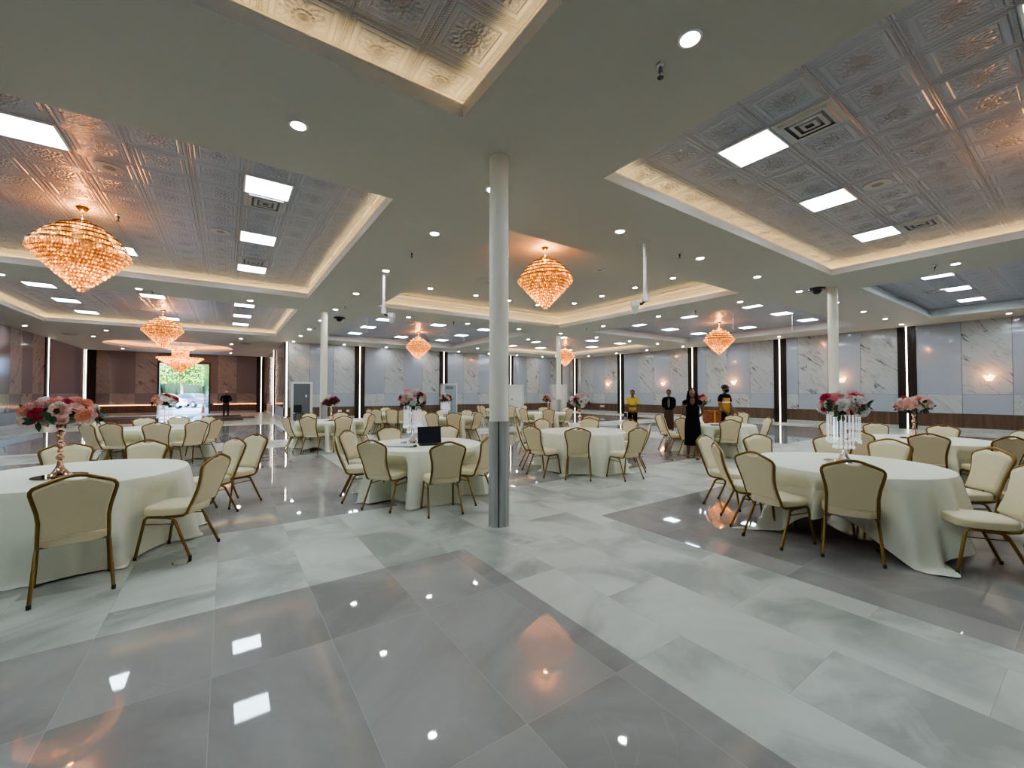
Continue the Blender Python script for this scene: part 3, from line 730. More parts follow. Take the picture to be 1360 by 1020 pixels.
# ------------------------------------------------------------------ chair
def make_chair():
    t = thing('banquet_chair', 'x', 'chair', (0, 0, 0), 0, 'x')
    # seat
    def sl(sc_, z, n=28):
        out = []
        for k in range(n):
            a = 2 * PI * k / n; c_, s_ = math.cos(a), math.sin(a)
            x = math.copysign(abs(c_) ** .5, c_) * .215 * sc_; y = math.copysign(abs(s_) ** .5, s_) * .215 * sc_
            x *= 1 - .10 * max(0, -y / .215)
            out.append((x, y + .01, z))
        return out
    MB().rings([sl(.975, .396), sl(1, .402), sl(1.0, .444), sl(.985, .457), sl(.95, .464), sl(.75, .470), sl(.4, .473)]).build('seat', M['cream'], t)
    def bp(x, u, off=0):     # point of the back plane, u = height fraction
        y = -.195 - .15 * u - .02 * math.sin(u * PI) ; z = .445 + .482 * u
        return (x, y - off * .955, z - off * .28)
    half = [(.186, 0), (.184, .15), (.182, .32), (.190, .48), (.207, .64), (.220, .76), (.219, .815), (.205, .86), (.172, .895), (.115, .94), (.062, .982), (.03, .997), (0, 1.0)]
    path = [bp(x, u) for x, u in half] + [bp(-x, u) for x, u in half[::-1][1:]]
    pre = [(.19, .0, .383), (.19, -.10, .383), (.188, -.155, .392), (.187, -.185, .415)]
    full = pre + path + [(-x, y, z) for x, y, z in pre[::-1]]
    k = MB(); k.tube(full, .0125, 8); k.build('back_frame', M['gold'], t)
    # cushion
    ins = [(.172, .06), (.170, .32), (.178, .48), (.194, .64), (.206, .76), (.204, .81), (.190, .846), (.16, .877), (.11, .918), (.065, .95), (.045, .93), (0, .922)]
    ol = ins + [(-x, u) for x, u in ins[::-1][1:]]
    cx, cu = 0, .5
    def cl(s_, off): return [bp(x * s_, cu + (u - cu) * s_, off) for x, u in ol]
    k = MB(); k.mi = 0; k.rings([cl(.80, -.034), cl(.93, -.028), cl(1, -.012), cl(1.0, .008)], cap=False); k.add(cl(.80, -.034), [tuple(range(len(ol)))])
    k.mi = 1; k.rings([cl(1.0, .008), cl(.95, .016)], cap=False); k.add(cl(.95, .016), [tuple(range(len(ol)))])
    k.build('back_cushion', [M['cream'], M['creamback']], t)
    for sx in (-1, 1):
        for sy_, nm in ((1, 'f'), (-1, 'r')):
            top = (sx * .192, sy_ * .13 - (.0 if sy_ > 0 else -.0), .383)
            if sy_ > 0: p = [(sx * .192, .12, .383), (sx * .193, .15, .380), (sx * .195, .172, .362), (sx * .214, .235, .012)]
            else: p = [(sx * .192, -.03, .372), (sx * .193, -.06, .366), (sx * .195, -.085, .345), (sx * .216, -.235, .012)]
            k = MB(); k.tube(p, .0125, 8); k.mi = 1; q = p[-1]; k.lathe([(.0135, 0), (.0135, .03), (.0125, .032)], (q[0], q[1], 0), 8)
            k.build('leg', [M['gold'], M['cap']], t)
        k = MB(); k.tube([(sx * .192, -.06, .372), (sx * .192, .13, .383)], .0125, 8); k.build('seat_rail', M['gold'], t)
        k = MB(); k.tube([(sx * .1975, -.10, .318), (sx * .198, .182, .318)], .006, 6); k.build('stretcher', M['gold'], t)
    k = MB(); k.tube([(-.19, -.17, .398), (.19, -.17, .398)], .007, 6); k.build('cross_bar', M['gold'], t)
    k = MB(); k.tube([(-.19, .12, .383), (.19, .12, .383)], .007, 6); k.build('cross_bar', M['gold'], t)
    index(t); return t
CHAIRS = [('T1', -0.893, 4.278, 102.0), ('T1', -0.049, 4.965, 151.0), ('T1', 0.124, 6.632, -148.5), ('T1', -1.563, 7.096, -75.1), ('T1', -0.809, 6.959, -109.7), ('T2', -1.657, 13.431, -68.0), ('T2', -0.988, 13.501, -100.0), ('T2', -1.151, 10.901, 92.0), ('T2', -1.889, 11.198, 58.0), ('T2', -2.354, 12.697, -19.0), ('T2', -2.272, 11.4, 40.0), ('T2', -0.5, 11.088, 120.0), ('T2', -0.353, 13.178, -134.0), ('T2', -0.152, 11.619, 147.0), ('T3', 1.499, 5.307, 35.8), ('T3', 2.226, 4.562, 78.5), ('T3', 2.366, 7.259, -82.3), ('T3', 3.361, 6.944, -132.9), ('T3', 1.571, 6.948, -43.1), ('T3', 1.244, 6.261, -9.3), ('T3', 3.708, 5.732, 164.9), ('T3', 3.031, 4.85, 112.7), ('T4', 4.941, 5.164, 43.3), ('T4', 4.544, 5.966, 8.6), ('T4', 4.828, 6.86, -29.1), ('T4', 5.974, 7.455, -87.5), ('T4', 7.127, 7.037, -142.3), ('T4', 7.515, 6.124, 177.5), ('T4', 5.847, 4.592, 83.5), ('T4', 6.867, 5.096, 127.4), ('T5', 4.546, 1.289, 19.3), ('T5', 4.382, 2.061, -15.1), ('T5', 4.83, 2.702, -48.4), ('T5', 5.613, 3.31, -86.2), ('T5', 6.359, 2.925, -117.5), ('T5', 7.079, 2.231, -158.7), ('T5', 7.066, 1.604, 175.9), ('T5', 6.854, 0.694, 138.4), ('T6', 8.475, 1.5, 11.1), ('T6', 8.838, 0.743, 47.8), ('T6', 8.211, 2.255, -18.2), ('T6', 10.727, 2.67, -136.7), ('T6', 10.97, 1.741, 179.6), ('T6', 10.153, 3.319, -104.4), ('T6', 10.56, 0.752, 129.1), ('T7', 9.209, 4.766, 43.1), ('T7', 10.946, 4.721, 133.9), ('T7', 11.31, 5.756, -172.6), ('T7', 8.885, 5.748, -6.9), ('T7', 11.002, 6.946, -123.8), ('T7', 9.892, 7.129, -82.3), ('T7', 9.206, 6.522, -45.9), ('T8', 1.665, 11.389, 54.0), ('T8', 2.487, 11.153, 94.0), ('T8', 2.023, 13.56, -72.0), ('T8', 2.916, 13.506, -115.0), ('T8', 1.182, 12.464, -3.0), ('T8', 1.233, 12.043, 17.0), ('T8', 3.56, 12.777, -162.0), ('T8', 3.348, 11.632, 141.0), ('T9', 5.039, 11.499, 38.0), ('T9', 5.583, 11.104, 70.0), ('T9', 6.457, 11.119, 112.0), ('T9', 6.295, 13.434, -104.0), ('T9', 7.023, 12.914, -147.0), ('T9', 5.504, 13.365, -66.0), ('T10', 4.933, 14.786, 63.0), ('T10', 5.369, 14.657, 84.0), ('T10', 4.476, 15.183, 35.0), ('T10', 4.333, 15.543, 17.0), ('T10', 5.436, 17.118, -87.0), ('T10', 5.907, 14.718, 109.0), ('T11', 9.162, 12.526, 8.0), ('T11', 9.617, 11.539, 56.0), ('T11', 10.633, 11.502, 101.0), ('T11', 9.718, 13.711, -56.0), ('T11', 11.135, 13.711, -126.0), ('T11', 11.643, 12.831, -174.0), ('T12', 9.81, 16.642, 7.0), ('T12', 10.755, 15.598, 74.0), ('T12', 9.813, 16.981, -8.0), ('T12', 11.523, 15.571, 109.0), ('T12', 11.799, 17.836, -124.0)]
TABLES = dict(T1=(-1.22,5.81),T2=(-1.2,12.3),T3=(2.53,6.05),T4=(6.03,6.19),T5=(5.72,1.70),T6=(9.75,1.75),T7=(10.1,5.6),T8=(2.40,12.4),T9=(6.0,12.25),T10=(5.5,15.9),T11=(10.4,12.7),T12=(11.1,16.8))
TN = dict(T1='the front left table', T2='the table before the entrance doorway', T3='the laptop table', T4='the table right of the near column',
          T5='the front right crystal centerpiece table', T6='the second table at far right', T7='the table behind the woman in black', T8='the table before the grey door',
          T9='the table behind the laptop table', T10='the table before the dark wall strip', T11='the distant table beyond the near column', T12='the farthest table hidden by the column')
camP = Vector((0, 0)); yawv = Vector((.5695, .8220)); rtv = Vector((.8220, -.5695))
base = None; SEATS = {}
by = {}
for c in CHAIRS: by.setdefault(c[0], []).append(c)
for T_, L in by.items():
    tx, ty = TABLES[T_]; dt = Vector((tx, ty)).dot(yawv)
    near = [c for c in L if Vector((c[1], c[2])).dot(yawv) < dt]; farr = [c for c in L if c not in near]
    for side, LL in (('near', near), ('far', farr)):
        LL.sort(key=lambda c: Vector((c[1], c[2])).dot(rtv) / Vector((c[1], c[2])).dot(yawv))
        for k, (_, x, y, a) in enumerate(LL):
            if len(LL) == 1: pos = 'alone'
            else: pos = ORD[k] + ' from left'
            lab = 'cream banquet chair, %s side of %s, %s' % (side, TN[T_], pos)
            ar = math.radians(a); ox, oy = x + .355 * math.cos(ar), y + .355 * math.sin(ar)
            g = 'banquet chairs around ' + TN[T_]
            SEATS.setdefault(T_, []).append((ox, oy, ar - PI / 2))
            if base is None:
                base = make_chair(); base.location = (ox, oy, 0); base.rotation_euler = (0, 0, ar - PI / 2); tag(base, lab, 'chair', g)
            else: dup(base, (ox, oy, 0), ar - PI / 2, lab, g)
for x, y, a, lab in ((.38, 7.1, -142, 'cream banquet chair behind another at the right of the front left table'), (-1.85, 4.9, 62, 'cream banquet chair cut by the left picture edge'), (13.4, 6.6, 200, 'cream banquet chair with patterned back standing alone behind the man in the cap'),
                     (7.05, .15, 128, 'cream banquet chair at far right hidden behind a larger one'), (5.57, .39, 121, 'cream banquet chair at front right with its seat toward the table'), (8.05, 4.0 + 3.9, 30, 'cream banquet chair turned sideways near the person in yellow')):
    ar = math.radians(a); dup(base, (x + (.355 * math.cos(ar) if a != 121 else -.18), y + (.355 * math.sin(ar) if a != 121 else .26), 0), ar - PI / 2, lab, 'other banquet chairs')

# ------------------------------------------------------------------ tables and linen
TR_ = .88; TZ = .735
tb = None
for T_, (x, y) in TABLES.items():
    lab = 'round folding table frame under the white linen, ' + TN[T_]
    if tb is None:
        tb = thing('round_table', lab, 'table', (x, y, 0), 0, 'round banquet tables')
        MB().lathe([(.001, TZ - .025), (TR_ - .01, TZ - .025), (TR_ - .006, TZ), (.001, TZ)], n=40).build('tabletop', M['tabletop'], tb)
        for a in range(4):
            g = PI / 4 + a * PI / 2; k = MB(); k.tube([(.5 * math.cos(g), .5 * math.sin(g), TZ - .03), (.5 * math.cos(g), .5 * math.sin(g), .0)], .014, 8); k.build('leg', M['steel'], tb)
        index(tb)
    else: dup(tb, (x, y, 0), 0, lab, 'round banquet tables')
def inseat(px_, py_, c_):
    dx, dy = px_ - c_[0], py_ - c_[1]; a = -c_[2]; lx = dx * math.cos(a) - dy * math.sin(a); ly = dx * math.sin(a) + dy * math.cos(a)
    return abs(lx) < .245 and -.4 < ly < .262
LN = dict(T1=(1.62, .3, 0, 3), T2=(1.62, .9, .2, 5), T3=(1.62, -.98, .0, 7), T4=(1.75, .2, .0, 11), T5=(1.32, .12, .0, 13), T6=(1.6, .5, .0, 17), T7=(1.62, .3, 0, 19), T8=(1.52, -.75, 0, 23), T9=(1.6, .4, 0, 29), T10=(1.6, .1, 0, 31), T11=(1.6, .7, 0, 37), T12=(1.6, .7, 0, 41))
for T_, (x, y) in TABLES.items():
    S, rot, _, sd = LN[T_]; rnd = random.Random(sd); ph = [rnd.uniform(0, 6.28) for _ in range(6)]
    N = 288; loops = []
    R = TR_
    for rr, zz in ((.001, 0), (.25, 0), (.5, 0), (.7, 0), (.82, 0), (.865, -.001), (R, -.006), (R + .006, -.02)):
        loops.append([(rr * math.cos(2 * PI * k / N), rr * math.sin(2 * PI * k / N), TZ + .006 + zz) for k in range(N)])
    full = TZ + .006
    for q in range(1, 19):
        u = q / 18; lp = []
        for k in range(N):
            th = 2 * PI * k / N; ca, sa = abs(math.cos(th - rot)), abs(math.sin(th - rot))
            Lf = S / max(ca, sa) if S < 1.6 else S
            cor = min(ca, sa) / max(ca, sa)
            drop = max(.3, min(Lf - R, full + .25)); d = drop * u
            z = full - .02 - d
            ex = 0
            if z < .012: ex = min(.12, (.012 - z) * .5); z = .012 + .006 * math.sin(9 * th + ph[0])
            amp = (.008 + .095 * u) * (1 if S >= 1.6 else (.55 + .9 * cor))
            wv = math.sin(17 * th + ph[1] + 1.9 * math.sin(3 * th + ph[2])) * .6 + math.sin(31 * th + ph[3] + 1.6 * math.sin(5 * th + ph[4])) * .35
            r = R + .008 + .05 * u + amp * (wv + .55) + ex * (1 + .5 * wv) + .10 * cor ** 3 * u * (S < 1.6)
            px_, py_ = x + r * math.cos(th), y + r * math.sin(th); kk = 0
            while kk < 40 and r > .45 and any(inseat(px_, py_, c_) for c_ in SEATS.get(T_, ())):
                r -= .015; kk += 1; px_, py_ = x + r * math.cos(th), y + r * math.sin(th)
            r = r * (1 - max(0, min(1, (z - .52) / .14))) + max(r, R + .008) * max(0, min(1, (z - .52) / .14))
            lp.append((r * math.cos(th), r * math.sin(th), z))
        rs2 = [math.hypot(v[0], v[1]) for v in lp]
        for _ in range(1): rs2 = [(rs2[k - 2] + 2 * rs2[k - 1] + 3 * rs2[k] + 2 * rs2[(k + 1) % N] + rs2[(k + 2) % N]) / 9 for k in range(N)]
        loops.append([(rs2[k] * math.cos(2 * PI * k / N), rs2[k] * math.sin(2 * PI * k / N), lp[k][2]) for k in range(N)])
    k = MB(); k.rings(loops, cap=False)
    o = k.build('tablecloth', M['cloth'], None, True, (x, y, 0)); tag(o, 'white linen tablecloth draped over ' + TN[T_], 'tablecloth', 'white tablecloths')

# ------------------------------------------------------------------ centerpieces
TT = TZ + .008
def rose(r, seed, kind):
    rnd = random.Random(seed); k = MB()
    layers = ((.25, 5, .95, 1.0), (.5, 6, .8, .75), (.75, 8, .55, .5), (1.0, 9, .25, .25)) if kind == 'rose' else ((.3, 7, .9, 1.0), (.5, 9, .85, .8), (.7, 11, .65, .6), (.9, 12, .4, .3), (1.0, 12, .15, .1))
    for li, (rr, n_, lift, zb) in enumerate(layers):
        for q in range(n_):
            a = 2 * PI * q / n_ + rnd.uniform(-.2, .2) + li; w_ = 2.2 * PI * rr * r / n_ * .75
            c0 = Vector((math.cos(a), math.sin(a), 0)); tn = Vector((-math.sin(a), math.cos(a), 0))
            vs = []
            for e, (s1, z1, ww) in enumerate(((.15, 0, .35), (.65, .45 * lift + .15, .9), (1.0, .85 * lift + .15, 1.0), (1.12, 1.0 * lift + .1, .55))):
                base_ = c0 * rr * r * s1 + Vector((0, 0, r * (zb * .25 + z1 * .8)))
                for s_ in (-1, 0, 1): vs.append(base_ + tn * s_ * w_ * ww * .6 + c0 * (-.12 * r * abs(s_)) )
            fs = []
            for e in range(3):
                for s_ in range(2): fs.append((e * 3 + s_, e * 3 + s_ + 1, e * 3 + s_ + 4, e * 3 + s_ + 3))
            k.add(vs, fs)
    k.ell((0, 0, r * .35), (r * .5, r * .5, r * .38), 8, 5)
    return k
def leafcluster(seed, r=.09):
    rnd = random.Random(seed); k = MB()
    for q in range(4):
        a = rnd.uniform(0, 6.28); tilt = rnd.uniform(.2, .9); d = Vector((math.cos(a) * math.cos(tilt), math.sin(a) * math.cos(tilt), math.sin(tilt))); t_ = d.cross(Vector((0, 0, 1))).normalized(); nn = t_.cross(d)
        pts = [d * 0, d * .35 * r + t_ * .22 * r, d * .7 * r + t_ * .26 * r, d * r * 1.1, d * .7 * r - t_ * .26 * r, d * .35 * r - t_ * .22 * r, d * .5 * r + nn * -.08 * r]
        k.add(pts, [(0, 1, 6), (1, 2, 6), (2, 3, 6), (3, 4, 6), (4, 5, 6), (5, 0, 6)])
    return k
FM = {}
def flower_mesh(kind, col, sd):
    key = (kind, col, sd)
    if key not in FM:
        o = (leafcluster(sd) if kind == 'leaf' else rose(1.0 if False else .06 if kind == 'rose' else .075, sd, kind)).build('tmp', M['leaf'] if kind == 'leaf' else M[col])
        FM[key] = o.data; bpy.data.objects.remove(o)
    return FM[key]
def bouquet(par, z, rx, rz_, cols, seed, n_=34):
    rnd = random.Random(seed)
    k = MB(); k.ell((0, 0, z), (rx * .62, rx * .62, rz_ * .6), 12, 8); k.build('foliage_core', M['leaf'], par)
    ga = PI * (3 - 5 ** .5)
    for q in range(n_):
        u = 1 - (q + .5) / n_ * 1.35; rr = math.sqrt(max(0, 1 - u * u)); a = ga * q + rnd.uniform(-.25, .25)
        kind = 'peony' if q % 4 else 'rose'; col = cols[q % len(cols)]
        o = bpy.data.objects.new('flower', flower_mesh(kind, col, q % 2)); C.objects.link(o); o.parent = par
        n0 = Vector((rr * math.cos(a), rr * math.sin(a), u))
        o.location = (n0.x * rx * .72, n0.y * rx * .72, z + n0.z * rz_ * .72)
        dr = Vector((n0.x / rx, n0.y / rx, n0.z / rz_)).normalized(); o.rotation_euler = dr.to_track_quat('Z', 'Y').to_euler()
        s_ = rnd.uniform(.7, 1.15); o.scale = (s_,) * 3
    for q in range(9):
        a = rnd.uniform(0, 6.28); u = rnd.uniform(-.75, .3)
        o = bpy.data.objects.new('leaf_spray', flower_mesh('leaf', 'leaf', q % 3)); C.objects.link(o); o.parent = par
        n0 = Vector((math.cos(a) * math.sqrt(1 - u * u), math.sin(a) * math.sqrt(1 - u * u), u)); o.location = (n0.x * rx * .85, n0.y * rx * .85, z + n0.z * rz_ * .8)
        o.rotation_euler = n0.to_track_quat('Z', 'Y').to_euler()
def plate(x, y, m, lab, r=.19):
    t = thing('mirror_plate', lab, 'plate', (x, y, TT), 0, 'round plates under the centerpieces')
    MB().lathe([(.001, 0), (r, 0), (r, .006), (.001, .006)], n=40).build('disc', M[m], t)
def turned_vase(par, m, hgt, fat=1.):
    pr = [(.001, 0), (.085, 0), (.083, .012), (.06, .03), (.035, .07), (.022, .11), (.018, .14)]
    MB().lathe(pr + [(.014, .145), (.001, .145)], n=24).build('foot', M[m], par)
    k = MB(); z = .14; q = 0
    seg = []
    while z < hgt - .05:
        rb = (.030, .022, .034, .020)[q % 4] * fat; hh = (.06, .05, .07, .05)[q % 4]
        seg += [(.014, z), (rb, z + hh * .3), (rb, z + hh * .65), (.014, z + hh)]; z += hh; q += 1
    seg += [(.03, z + .01), (.045, hgt), (.001, hgt)]
    k.lathe(seg, n=20); k.build('stem', M[m], par)
def crystal_stand(par, r, ztop, zbot, tier2=None, short=False):
    MB().lathe([(.001, 0), (.09, 0), (.085, .012), (.05, .045), (.02, .10), (.012, .13), (.001, .13)], n=24).build('foot', M['chrome'], par)
    MB().lathe([(.010, .12), (.010, ztop)], n=10).build('rod', M['chrome'], par)
    MB().lathe([(.001, ztop - .01), (r * .9, ztop - .008), (r, ztop), (r, ztop + .012), (.001, ztop + .012)], n=28).build('crown_ring', M['chrome'], par)
    rnd = random.Random(int(r * 1000))
    for ring, (rr, nst) in enumerate(((r, 26), (r * .6, 14))):
        for q in range(nst):
            a = 2 * PI * q / nst; zb = zbot + (rnd.choice((0, .015, .035)) if ring == 0 else -.06) ; k = MB(); z = ztop - .012
            while z > zb + .02: k.octa((rr * math.cos(a), rr * math.sin(a), z), .0088, .0075); z -= .0205
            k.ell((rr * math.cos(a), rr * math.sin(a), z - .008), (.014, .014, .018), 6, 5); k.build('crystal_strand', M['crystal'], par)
WARM = ['blush', 'blush', 'pink', 'peach', 'white', 'blush', 'red']
CP = [('T1', (-1.28, 5.62), 'copper', .50, .30, .15, ['blush', 'peach', 'blush', 'white', 'red', 'blush'], 'low wide pink and peach flower arrangement on a rose gold candlestick, front left table', 'mirror'),
      ('T5', (5.80, 1.72), 'crystal', .56, .24, .15, ['pink', 'white', 'blush', 'white', 'red', 'white', 'blush'], 'pink and white flowers on a silver stand hung with crystal strands, front right table', 'chrome'),
      ('T3', (2.42, 6.25), 'crystal', .60, .22, .15, ['blush', 'white', 'pink', 'white', 'burg', 'blush', 'white'], 'pink rose arrangement on a crystal strand stand behind the laptop', 'chrome'),
      ('T4', (5.98, 6.18), 'copper', .52, .21, .15, ['white', 'white', 'blush', 'burg', 'white', 'white', 'pink'], 'white and burgundy flower ball on a gold stem right of the near column', 'chrome'),
      ('T6', (9.75, 1.9), 'copper', .50, .26, .14, ['white', 'blush', 'red', 'blush', 'white'], 'blush and red flowers on a beaded gold stem, table behind the front right one', 'mirror'),
      ('T7', (10.1, 6.0), 'clear', .50, .22, .14, ['white', 'red', 'white', 'burg', 'blush'], 'white and red flowers on a slim clear stand beside the woman in black', 'mirror'),
      ('T8', (2.41, 12.35), 'copper', .46, .2, .14, ['burg', 'white', 'pink', 'burg', 'white'], 'burgundy and white flowers on a rose gold stem before the left white column', 'mirror'),
      ('T9', (5.98, 12.5), 'crystal', .52, .2, .14, ['burg', 'blush', 'red', 'white'], 'flower arrangement on a crystal stand in front of the glass cabinet', 'chrome'),
      ('T2', (-1.15, 12.2), 'crystal', .52, .25, .15, ['blush', 'peach', 'red', 'white'], 'flower arrangement on a crystal stand before the entrance doorway', 'chrome'),
      ('T11', (10.55, 12.7), 'copper', .48, .2, .14, ['burg', 'blush', 'white', 'pink'], 'distant small flower arrangement on a gold stem right of the near column', 'mirror')]
for T_, (x, y), kind, h_, rx, rz_, cols, lab, pl in CP:
    plate(x, y, pl, 'round %s plate under the centerpiece of %s' % ('dark mirror' if pl == 'mirror' else 'silver', TN[T_]))
    t = thing('flower_centerpiece', lab, 'centerpiece', (x, y, TT + .007), random.uniform(0, 6), 'tall flower centerpieces')
    if kind == 'copper': turned_vase(t, 'copper', h_)
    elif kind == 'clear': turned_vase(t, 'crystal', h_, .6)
    else: crystal_stand(t, .135 if T_ != 'T5' else .15, h_ - .03, .22)
    bouquet(t, h_ + rz_ * .45, rx, rz_, cols, hash(T_[1:]) % 97 if False else int(T_[1:]) * 5 + 1)

# laptop, mouse, papers
f = Vector((.57, .82, 0))
t = thing('laptop', 'open black laptop on the white table, lid toward the camera', 'laptop', (2.56, 5.86, TT), -.25)
k = MB(); k.bb((-.18, -.12, 0), (.18, .12, .016)); k.build('keyboard_base', M['steel'], t, False)
k = MB(); tf = Matrix.Translation((0, .115, .014)) @ Matrix.Rotation(math.radians(-14), 4, 'X'); k.box((0, 0, .125), (.36, .01, .25), tf=tf); lid = k.build('lid', M['black'], t, False)
k = MB(); k.box((0, -.0055, .125), (.335, .002, .225), tf=tf); k.build('screen', M['screen'], lid, False)
t = thing('computer_mouse', 'small black mouse beside the laptop', 'mouse', (2.25, 5.70, TT), -.3)
MB().ell((0, 0, .018), (.03, .05, .018)).build('shell', M['black'], t); MB().ell((0, .028, .034), (.005, .01, .005), 8, 5).build('scroll_wheel', M['steel'], t)
PS = mat('printed_paper', (.50, .53, .58), .6, noise=.35, nscale=45)
for x, y, rz, lab in ((2.18, 5.86, .4, 'printed paper sheet lying on the laptop table, nearest the mouse'), (2.02, 5.98, .9, 'loose paper sheet at the left of the laptop table'), (2.2, 6.02, -.2, 'paper sheet under the others on the laptop table')):
    k = MB(); N = 6
    k.add([((-.105 + .21 * a / N), (-.148 + .296 * b / N), .002 + .006 * math.sin(a * 1.1 + b * .7) ** 2) for a in range(N + 1) for b in range(N + 1)], [(a * (N + 1) + b, a * (N + 1) + b + 1, (a + 1) * (N + 1) + b + 1, (a + 1) * (N + 1) + b) for a in range(N) for b in range(N)])
    o = k.build('paper_sheet', PS, None, True, (x, y, TT + (.0 if 'under' in lab else .008 if 'nearest' in lab else .004))); o.rotation_euler = (0, 0, rz); tag(o, lab, 'paper', 'papers beside the laptop')
# patterned box and dark tray on the people's table
t = thing('gift_box', 'red and orange patterned gift box on the table beside the man in the cap', 'box', (10.5, 5.92, TT), -.55)
m_, nt_, b_n = nmat('patterned_wrap'); hh_ = NT(nt_); tc_ = hh_.n('ShaderNodeTexCoord'); vo_ = hh_.n('ShaderNodeTexVoronoi'); vo_.inputs['Scale'].default_value = 48.; hh_.l(tc_.outputs['Object'], vo_.inputs['Vector'])
hh_.l(hh_.ramp(vo_.outputs['Distance'], [(.25, (.55, .26, .06)), (.45, (.22, .03, .015))]), b_n.inputs['Base Color'])
k = MB(); k.bb((-.18, -.13, 0), (.18, .13, .27)); k.build('box_body', m_, t, False); k = MB(); k.bb((-.19, -.14, .25), (.19, .14, .31)); k.build('lid', m_, t, False)
k = MB(); k.bb((-.02, -.142, 0), (.02, .142, .314)); k.build('ribbon', M['mustard'], t, False)
t = thing('serving_tray', 'small dark tray on the table behind the woman in black', 'tray', (9.7, 5.35, TT), .2)
MB().lathe([(.001, .002), (.11, .002), (.15, .018), (.155, .018), (.115, 0), (.001, 0)], n=28).build('tray_body', M['black'], t)
k = MB(); k.tube([(.03, -.05, .012), (-.06, .07, .02)], .006, 6); k.build('pen', M['paper'], t)
t = thing('tissue_cup', 'small blue white cup on the table behind the laptop table', 'cup', (5.75, 12.1, TT))
MB().lathe([(.001, 0), (.035, 0), (.045, .10), (.04, .10), (.03, .01), (.001, .01)], n=16).build('cup_body', mat('pale_blue_glass', (.4, .5, .7), .2), t); MB().ell((0, 0, .11), (.03, .03, .04)).build('tissue', M['paper'], t)
# black stool by the grey door
t = thing('black_stool', 'small black chair standing against the grey door', 'stool', (3.2, 24.9, 0), .1)
k = MB(); k.bb((-.2, -.2, .40), (.2, .2, .46)); k.build('seat', M['black'], t, False); k = MB(); k.bb((-.2, .16, .46), (.2, .2, .86)); k.build('backrest', M['black'], t, False)
for a in (-1, 1):
    for b in (-1, 1): k = MB(); k.bb((a * .17 - .015, b * .17 - .015, 0), (a * .17 + .015, b * .17 + .015, .4)); k.build('leg', M['black'], t, False)
# mats
k = MB(); k.rings([[(-1 * a, -.9, z), (a, -.9, z), (a, .9, z), (-a, .9, z)] for a, z in ((1.2, 0), (1.2, .012), (1.17, .016))]); tag(k.build('door_mat', M['rug'], None, False, (.25, 30.3, 0)), 'dark rectangular mat under the man in the entrance hall', 'mat', 'dark mats')
k = MB(); k.rings([[(-1 * a, -1.6, z), (a, -1.6, z), (a, 1.6, z), (-a, 1.6, z)] for a, z in ((1.5, 0), (1.5, .012), (1.47, .016))]); tag(k.build('door_mat', M['rug'], None, False, (-4.9, 33.2, 0)), 'large dark mat left of the entrance doorway', 'mat', 'dark mats')

# ------------------------------------------------------------------ people
def skin_obj(name, chains, m, parent, sub=2, root=0):
    """chains: list of lists of (x,y,z,r); first point equal to an existing one joins it"""
    vs = []; rs_ = []; es = []; ix = {}
    for ch in chains:
        prev = None
        for p in ch:
            key = (round(p[0], 3), round(p[1], 3), round(p[2], 3))
            if key not in ix: ix[key] = len(vs); vs.append(p[:3]); rs_.append(p[3] if isinstance(p[3], tuple) else (p[3], p[3]))
            if prev is not None: es.append((prev, ix[key]))
            prev = ix[key]
    me = bpy.data.meshes.new(name); me.from_pydata(vs, es, []); me.materials.append(m)
    o = bpy.data.objects.new(name, me); C.objects.link(o)
    if parent: o.parent = parent
    md = o.modifiers.new('skin', 'SKIN'); md.use_smooth_shade = True
    for i, d in enumerate(me.skin_vertices[0].data): d.radius = rs_[i]; d.use_root = (i == root)
    s_ = o.modifiers.new('sub', 'SUBSURF'); s_.levels = sub; s_.render_levels = sub
    return o
def hand(wr, d, palm, s=1.):
    """chains for palm, four fingers and a thumb from wrist wr along d, palm normal given"""
    wr, d, palm = Vector(wr), Vector(d).normalized(), Vector(palm).normalized(); side = d.cross(palm).normalized()
    c = wr + d * .045 * s; out = [[(*wr, .022), (*c, (.026, .018))]]
    for k, L in enumerate((.068, .078, .073, .058)):
        o_ = side * (.024 - .016 * k) * s
        a = c + d * .035 * s + o_; b = a + d * L * .5 * s + palm * .006; e = b + d * L * .4 * s + palm * .022
        out.append([(*c, (.026, .018)), (*a, .0095), (*b, .0085), (*e, .007)])
    a = c + side * .03 * s - d * .01; b = a + side * .02 * s + d * .03 * s
    out.append([(*c, (.026, .018)), (*a, .011), (*b, .0085)])
    return out
